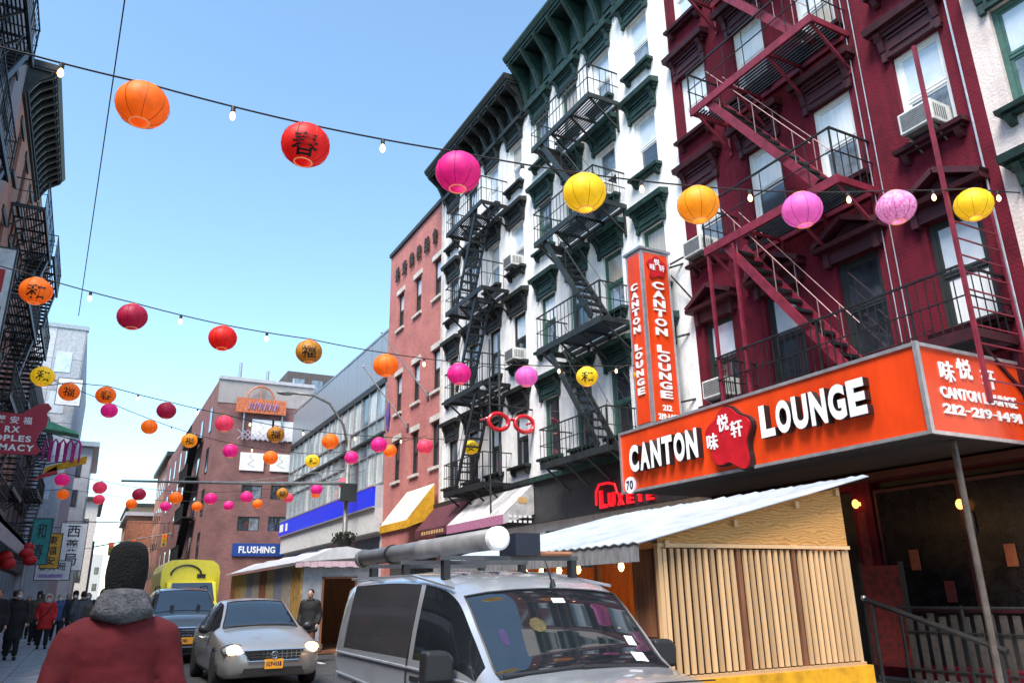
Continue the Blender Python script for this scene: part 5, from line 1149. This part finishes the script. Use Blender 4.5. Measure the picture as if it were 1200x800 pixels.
def ws_pt(x, v, off=.004):
    y = -1.48+.68*v; zt = pch([s[0] for s in van], [s[3] for s in van], y); cr = .06*(1-(abs(x)/.8)**2); return Vector((x, y-off*.75, zt+cr+off*.7))
def ws_patch(nm, m, x0, x1, v0, v1, rnd=False):
    b = MB()
    if rnd:
        c = ws_pt((x0+x1)/2, (v0+v1)/2); ring = [ws_pt((x0+x1)/2+(x1-x0)/2*math.cos(a*math.pi/10), (v0+v1)/2+(v1-v0)/2*math.sin(a*math.pi/10)) for a in range(20)]
        b.add([c]+ring, [(0, 1+i, 1+(i+1) % 20) for i in range(20)])
    else: b.quad(ws_pt(x0, v0), ws_pt(x1, v0), ws_pt(x1, v1), ws_pt(x0, v1))
    o = b.build(nm, m, vn); o.modifiers.new('s', 'SOLIDIFY').thickness = .004; return o
ws_patch('round_sticker', M_sticker, -.30, -.16, .45, .62, True); ws_patch('round_sticker', M_navy_p, -.60, -.53, .36, .55, True)
ws_patch('inspection_sticker', M_paper, .50, .62, .10, .22); ws_patch('inspection_sticker', M_paper, .53, .61, .30, .40); ws_patch('toll_tag', M_paper, .02, .14, .78, .84)
MB().tube([(.12, -.78, 1.62), (.10, -.70, 1.82)], [.012, .004], 5).lathe([(.03, 1.60), (.015, 1.66)], 8, (.12, -.78, 0)).build('aerial', M_plastic, vn)
for x in (-.45, -.15, .15, .45): MB().tube([(x, -.3, 1.735-.03*abs(x)), (x, .6, 1.772-.04*abs(x)), (x, 2.0, 1.757-.04*abs(x))], .009, 5).build('roof_rib', M_vanp, vn)
MB().tube([(-.86, -1.9, .90), (-.5, -2.05, .925), (0, -2.1, .94), (.5, -2.05, .925), (.86, -1.9, .90)], .006, 4).build('bonnet_gap', M_plastic, vn)
for s in (-1, 1): MB().tube([(s*.918, -1.30, .35), (s*.922, -1.28, .70), (s*.905, -1.25, .92)], .006, 4).build('door_gap', M_plastic, vn)
tu = thing('pipe_tube', 'thick grey plastic pipe tube with white end cap strapped on the van roof', 'pipe', (3.22, 6.3, 2.02))
M_pvc = mat('grey_pvc', (.20, .20, .215), .45, var=.25, scale=3)
MB().lathe([(.097, .02), (.097, 1.75), (.104, 1.76), (.104, 1.84), (.097, 1.85), (.097, 3.9)], 24, axis='y').build('barrel', M_pvc, tu, smooth=True, normals=True)
MB().lathe([(.085, -.03), (.106, -.02), (.106, .05)], 24, axis='y').build('end_cap', M_white_p, tu, normals=True); MB().lathe([(.115, 3.85), (.115, 3.95), (.09, 3.96)], 24, axis='y').build('end_cap', M_pvc, tu, normals=True); MB().lathe([(.112, 2.75), (.112, 2.8)], 20, axis='y').build('strap', M_plastic, tu)
rk = thing('roof_rack', 'black roof rack bars on the grey van carrying the tube', 'roof rack', (3.47, 6.78, 1.7))
for y in (-.25, .75, 1.75):
    o = MB().box(-.72, .72, y-.02, y+.02, .14, .18).build('cross_bar', mat('dark_rack_steel', (.10, .10, .11), .4, .5), rk)
    for s in (-1, 1): MB().box(s*.66-.03, s*.66+.03, y-.04, y+.04, -.02, .14).build('foot', M_plastic, o)
MB().box(-.02, .24, -.38, -.05, .18, .38).build('equipment_box', mat('navy_box', (.012, .014, .03), .5), rk); MB().tube([(.05, -.3, .20), (.62, -.3, .20)], .022, 8).build('copper_pipe', mat('copper', (.55, .24, .13), .35, .6), rk)
# ---- yellow truck
M_ytr = mat('yellow_truck_body', (.82, .72, .02), .35, var=.08, coat=.4)
yt = thing('delivery_truck', 'bright yellow box truck with rounded roof queued behind the other cars', 'truck', (4.1, 36, 0))
MB().loft([[(x, y, z) for x, z in [(-1.18, .75), (1.18, .75), (1.2, 2.7), (1.1, 3.0), (.85, 3.17), (0, 3.22), (-.85, 3.17), (-1.1, 3.0), (-1.2, 2.7)]] for y in (1.6, 6.5)]).build('cargo_box', M_ytr, yt, normals=True)
bevel(MB().prism([(-.1, .5), (-.1, 1.25), (.35, 1.45), (.95, 2.25), (1.6, 2.3), (1.6, .5)], 'x', -1.0, 1.0).build('cab', M_ytr, yt, normals=True), .06)
MB().add([(-.88, .36, 1.5), (.88, .36, 1.5), (.8, .90, 2.2), (-.8, .90, 2.2)], [(0, 1, 2, 3)]).build('windscreen', M_carglass, yt).location = (0, -.03, .02)
MB().tube([(.62*math.cos(a*math.pi/14)-.2, 1.585, 2.55+.42*math.sin(a*math.pi/14)) for a in range(15)], .045, 6).build('arc_emblem', M_framedk, yt)
MB().box(.25, .6, 1.57, 1.598, 2.42, 2.60).build('vent', M_framedk, yt)
for s in (-1, 1):
    MB().ell((0, 0, 0), (.14, .06, .1), 12, 8).build('headlamp', M_lampoff, yt, (s*.75, -.1, .9), smooth=True)
    for y in (.5, 5.2): w0 = MB().lathe([(.25, -.14), (.45, -.13), (.46, .13), (.25, .14)], 18, axis='x').build('tyre', M_tyre, yt, (s*.95, y, .46)); MB().lathe([(.05, -.1), (.25, -.1), (.25, .1), (.05, .1)], 12, axis='x').build('rim', M_rimm, w0)
MB().box(-.7, .7, -.15, -.09, .62, .85).build('grille', M_plastic, yt)
# ------------------------------------------------------------------ people
M_skin = mat('skin', (.50, .30, .22), .55, var=.12); M_skin2 = mat('skin_tan', (.36, .20, .14), .55, var=.12)
tx = bpy.data.textures.new('fold_noise', 'CLOUDS'); tx.noise_scale = .14; tx.noise_depth = 3
def soft(mb, nm, m, parent, vox, fold=0., it=6):
    o = mb.build(nm, m, parent); r_ = o.modifiers.new('remesh', 'REMESH'); r_.mode = 'VOXEL'; r_.voxel_size = vox; r_.use_smooth_shade = True
    s = o.modifiers.new('smooth', 'SMOOTH'); s.factor = .6; s.iterations = it
    if fold: d = o.modifiers.new('folds', 'DISPLACE'); d.texture = tx; d.strength = fold; d.mid_level = .5
    return o
def limb(mb, pts, rs, n=10): return mb.tube(pts, rs, n)
def person(label, loc, rz, H, coat, legs, hat, hatmat, skin=None, hem=.72, step=.06, mask=None, arms=None, bulk=1., vox=.022, hood=None, hair=None, lean=0., detail=False, shoe=None, bag=None, drop=0., tall=0.):
    skin = skin or M_skin
    t = thing('person', label, 'person', loc, rz); k = H/1.75
    def S(*p): return Vector(p)*k
    sh = .19*bulk
    A = arms or {}
    L = {}
    for s in (-1, 1):
        e, w = A.get(s, ((s*(sh+.075), .04, 1.13), (s*(sh+.06), -.10, .90)))
        L[s] = (Vector((s*sh, 0, 1.42-drop)), Vector(e), Vector(w))
    st = {-1: step, 1: -step}
    # skin
    b = MB()
    b.ell(S(0, -.012, 1.635), (.075*k, .092*k, .112*k)); b.ell(S(0, -.045, 1.585), (.055*k, .058*k, .06*k)); b.tube([S(0, .01, 1.56), S(0, .005, 1.42)], [.055*k, .065*k], 10)
    b.ell(S(0, -.105, 1.625), (.014*k, .022*k, .026*k), 8, 6)
    for s in (-1, 1): b.ell(S(s*.077, .0, 1.63), (.013*k, .024*k, .033*k), 8, 6)
    b.ell(S(0, 0, 1.28), (.17*k, .11*k, .24*k)); b.ell(S(0, 0, 1.0), (.155*k, .105*k, .17*k))
    for s in (-1, 1):
        a0, a1, a2 = L[s]
        b.tube([a0*k, a1*k, a2*k], [.05*k, .042*k, .03*k], 10)
        d = (a2-a1).normalized(); pc = a2+d*.05; sd_ = d.cross(Vector((s, 0, 0))).normalized()
        b.tube([a2*k, pc*k, (a2+d*.09)*k], [.028*k, .040*k, .036*k], 8)
        for q in range(4): f0 = a2+d*.085+sd_*(.03-.02*q); ln = (.065, .08, .075, .055)[q]; b.tube([f0*k, (f0+d*ln*.55)*k, (f0+d*ln*.9+Vector((-s*.018, -.006, 0)))*k], [.0105*k, .0095*k, .0075*k], 6)
        th = a2+d*.03+sd_*.03; b.tube([th*k, (th+d*.03+sd_*.025+Vector((-s*.01, 0, 0)))*k, (th+d*.065+sd_*.03+Vector((-s*.02, 0, 0)))*k], [.013*k, .012*k, .009*k], 6)
        y = st[s]
        b.tube([S(s*.088, 0, .92), S(s*.095, y*.6-.02, .5), S(s*.095, y+.03, .09)], [.085*k, .055*k, .04*k], 10)
    soft(b, 'body', skin, t, vox*.55 if detail else vox*.8, 0, 3)
    for s in (-1, 1): MB().ell(S(s*.03, -.092, 1.645), (.012*k, .008*k, .008*k), 8, 6).build('eye', M_dark, t)
    MB().box(-.026*k, .026*k, -.108*k, -.098*k, 1.568*k, 1.576*k).build('mouth', M_skin2, t)
    # trousers and shoes
    b = MB().ell(S(0, 0, .98), (.18*k, .13*k, .16*k))
    for s in (-1, 1): y = st[s]; b.tube([S(s*.09, 0, .93), S(s*.098, y*.6-.02, .5), S(s*.098, y+.03, .10)], [.11*k, .082*k, .068*k], 12)
    soft(b, 'trousers', legs, t, vox, .012)
    for s in (-1, 1): y = st[s]; f = MB().ell(S(s*.10, y-.03, .05), (.052*k, .135*k, .055*k)).box((s*.10-.045)*k, (s*.10+.045)*k, (y-.15)*k, (y+.10)*k, 0, .03*k); soft(f, 'shoe', shoe or M_black_p, t, .015)
    # coat
    b = MB(); B = bulk
    b.ell(S(0, .0, 1.30), (.225*k*B, .15*k*B, .20*k)); b.ell(S(0, .0, 1.12), (.215*k*B, .155*k*B, .24*k))
    b.loft([[S(rx_*B*math.cos(a*math.pi/8), ry_*B*math.sin(a*math.pi/8), z) for a in range(16)] for rx_, ry_, z in ((.225, .165, hem), (.22, .16, (hem+1.0)/2), (.212, .155, 1.05), (.205, .145, 1.25), (.17, .12, 1.42-drop), (.085, .085, 1.50))])
    for s in (-1, 1):
        a0, a1, a2 = L[s]; b.tube([(a0+Vector((-s*.06, 0, .02)))*k, a0*k, a0.lerp(a1, .5)*k, a1*k, a1.lerp(a2, .5)*k, a2*k], [.085*k*B, .088*k*B, .078*k*B, .070*k*B, .062*k*B, .054*k*B], 12)
    c_ = soft(b, 'coat', coat, t, vox if not detail else .013, .022 if not detail else .024)
    b = MB().tube([S(.085*math.cos(a*math.pi/9), .01+.085*math.sin(a*math.pi/9), 1.49+.012*math.sin(a*math.pi/9)) for a in range(19)], .034*k, 8, caps=False)
    if hood: b.tube([S(-.12, .02, 1.46), S(-.085, .09, 1.485), S(0, .13, 1.475), S(.085, .09, 1.485), S(.12, .02, 1.46)], [.03*k, .05*k, .06*k, .05*k, .03*k], 10).tube([S(-.11, .03, 1.53), S(-.07, .09, 1.55), S(0, .12, 1.55), S(.07, .09, 1.55), S(.11, .03, 1.53)], [.022*k, .034*k, .038*k, .034*k, .022*k], 10)
    soft(b, 'hood' if hood else 'collar', hood or coat, t, .016, .015 if hood else 0)
    # hat or hair
    if hat == 'beanie':
        b = MB().loft([[S(rr*math.cos(a*math.pi/10), .006+rr*1.14*math.sin(a*math.pi/10), z) for a in range(20)] for rr, z in ((.080, 1.53), (.088, 1.58), (.093, 1.64), (.092, 1.70), (.085, 1.745), (.070, 1.775), (.045, 1.79), (.012, 1.795))]); soft(b, 'beanie', hatmat, t, .011, .016 if detail else .006, 3)
    elif hat == 'furhood':
        b = MB().loft([[S(rr*math.cos(a*math.pi/10), .03+rr*1.05*math.sin(a*math.pi/10), z) for a in range(20)] for rr, z in ((.10, 1.5), (.118, 1.6), (.118, 1.68), (.09, 1.75), (.03, 1.78))]); soft(b, 'hood', coat, t, .016, .01)
        MB().tube([S(.10*math.cos(a*math.pi/10), -.075+.02*math.sin(a*math.pi/5), 1.63+.125*math.sin(a*math.pi/10)) for a in range(21)], .034*k, 7, caps=False).build('fur_trim', hatmat, t)
    else:
        b = MB().ell(S(0, .012, 1.66), (.084*k, .098*k, .102*k)); 
        if hair == 'long': b.tube([S(0, .05, 1.65), S(0, .085, 1.5), S(0, .10, 1.36)], [.085*k, .08*k, .05*k], 10)
        soft(b, 'hair', hatmat, t, .016, .01)
    if mask: MB().ell(S(0, -.075, 1.59), (.062*k, .045*k, .05*k), 12, 8).build('face_mask', mask, t, smooth=True)
    if bag: MB().tube([S(sh*.7, -.14, 1.40), S(0, -.17, 1.15), S(-sh, -.10, .95)], .02*k, 6).build('bag_strap', bag, t); bevel(MB().box((-sh-.16)*k, (-sh-.04)*k, -.16*k, .12*k, .72*k, .98*k).build('shoulder_bag', bag, t), .03)
    return t
M_cred = mat('deep_red_jacket', (.14, .004, .009), .85, var=.3, scale=3, bump=.25, bscale=240); M_grey_f = mat('grey_fleece', (.13, .13, .145), .95, var=.4, scale=25, bump=.7, bscale=90); M_blackk = mat('black_knit', (.004, .004, .0045), .98, var=.4, scale=60, bump=1., bscale=110)
M_denim = mat('dark_denim', (.03, .04, .07), .8, var=.3); M_coatk = mat('black_coat', (.012, .012, .014), .8, var=.4); M_coatr = mat('bright_red_coat', (.60, .012, .012), .7, var=.2); M_coatb = mat('charcoal_coat', (.03, .032, .04), .8, var=.4); M_coatn = mat('navy_puffer', (.012, .018, .04), .6, var=.4); M_coatt = mat('khaki_coat', (.10, .08, .055), .8, var=.3); M_hair = mat('black_hair', (.01, .009, .008), .5, var=.3); M_furw = mat('pale_fur', (.62, .58, .52), .95, var=.3, scale=40, bump=.8, bscale=120); M_lav = mat('lavender_grey_fleece', (.20, .18, .23), .95, var=.3, scale=30, bump=.5, bscale=120); M_maskw = mat('white_mask', (.75, .76, .78), .7); M_fringe = M_furw
man = person('person seen from behind in deep red jacket, grey fleece hood and black knit hat', (.165, 4.0, .12), R(180), 1.64, M_cred, M_denim, 'beanie', M_blackk, bulk=.98, vox=.016, hood=M_grey_f, detail=True, hem=.78, drop=.06, tall=.0, arms={-1: ((-.255, .03, 1.12), (-.255, -.08, .90)), 1: ((.255, .03, 1.12), (.23, -.12, .92))})
person('person in bright red knee length coat, pale fur hood and face mask walking towards us', (-.93, 30, .14), R(8), 1.63, M_coatr, M_coatk, 'furhood', M_furw, mask=M_maskw, hem=.62, bulk=1.05, step=.10, bag=M_coatk)
person('person in black coat walking beside the left shop windows', (-1.75, 22.5, .14), R(10), 1.74, M_coatk, M_coatk, 'hair', M_hair, hem=.75, step=.14)
person('person in khaki coat among dark coats by the left shops', (-2.05, 25.5, .14), R(-20), 1.72, M_coatt, M_coatk, 'beanie', M_blackk, step=.1)
person('person in navy padded jacket standing by the left shops', (-1.75, 28.5, .14), R(150), 1.75, M_coatn, M_coatk, 'hair', M_hair)
person('person in charcoal coat with black knit hat near the red coated walker', (-.18, 30.8, .14), R(0), 1.72, M_coatb, M_coatk, 'beanie', M_blackk, mask=M_maskw, step=.12)
person('person in black padded coat with pale mask behind the red coated walker', (.22, 33.5, .14), R(-6), 1.7, M_coatk, M_coatk, 'hair', M_hair, mask=M_maskw, bulk=1.15)
person('person in long charcoal coat with long hair far along the left pavement', (-1.3, 36, .14), R(175), 1.68, M_coatb, M_coatk, 'hair', M_hair, hair='long', hem=.55)
person('person in navy jacket carrying a bag far along the left pavement', (-.5, 40, .14), R(0), 1.72, M_coatn, M_denim, 'hair', M_hair, bag=M_coatt)
person('person in black hooded coat with fur edge between the far walkers', (.1, 44, .14), R(10), 1.7, M_coatk, M_coatk, 'furhood', M_coatt)
person('person in lavender grey fleece at the edge of the near pavement', (-1.02, 11.2, .14), R(190), 1.36, M_lav, M_denim, 'furhood', M_lav, bulk=1.1)
person('person in black jacket and rust trousers standing by the white roofed shed', (5.15, 20.6, .0), R(-35), 1.74, M_coatk, mat('rust_trousers', (.16, .05, .025), .8, var=.3), 'hair', M_hair, bulk=1.0)
person('person in black coat and knit hat close behind the pharmacy sign', (-2.35, 19.5, .14), R(170), 1.76, M_coatk, M_coatk, 'beanie', M_blackk, bulk=1.1)
person('person in charcoal padded coat looking at the left shop windows', (-2.6, 21.5, .14), R(80), 1.7, M_coatb, M_coatk, 'hair', M_hair, bulk=1.1)
person('person in black long coat with a pale mask by the left shops', (-1.45, 25.0, .14), R(5), 1.72, M_coatk, M_coatk, 'hair', M_hair, mask=M_maskw, hem=.5, step=.12)
person('person in dark khaki jacket behind the long black coat', (-1.3, 33.0, .14), R(0), 1.74, M_coatt, M_coatk, 'beanie', M_coatk)
person('person in black jacket at the kerb ahead of the red jacket', (.32, 14.5, .12), R(178), 1.62, M_coatk, M_denim, 'hair', M_hair, bulk=1.08)
person('person in navy coat with fur hood far along the kerb', (.25, 38, .14), R(4), 1.7, M_coatn, M_coatk, 'furhood', M_furw)
M_olive = mat('olive_parka', (.055, .06, .03), .8, var=.3); M_brownc = mat('brown_leather_jacket', (.09, .045, .025), .5, var=.3); M_bluec = mat('blue_anorak', (.03, .08, .22), .6, var=.25); M_beigec = mat('beige_overcoat', (.36, .28, .19), .8, var=.2)
person('person in olive parka with fur hood among the left crowd', (-2.9, 27.0, .14), R(20), 1.73, M_olive, M_denim, 'furhood', M_coatt, step=.12, bulk=1.1)
person('person in brown leather jacket with a shoulder bag by the left shops', (-2.3, 30.5, .14), R(-15), 1.78, M_brownc, M_denim, 'hair', M_hair, bag=M_coatk, step=.1)
person('person in blue anorak and pale mask behind the crowd', (-.75, 36.5, .14), R(10), 1.66, M_bluec, M_coatk, 'hair', M_hair, mask=M_maskw, step=.13)
person('person in beige overcoat with long hair by the far left shops', (-1.9, 39.0, .14), R(-8), 1.64, M_beigec, M_coatk, 'hair', M_hair, hair='long', hem=.5)
person('person in black puffer jacket and red knit hat in the left crowd', (-2.45, 24.0, .14), R(30), 1.75, M_coatk, M_denim, 'beanie', M_coatr, bulk=1.15, step=.08)
person('person in grey fleece near the kerb with hands low', (.05, 27.5, .14), R(185), 1.7, M_grey_f, M_coatk, 'hair', M_hair, step=.1)
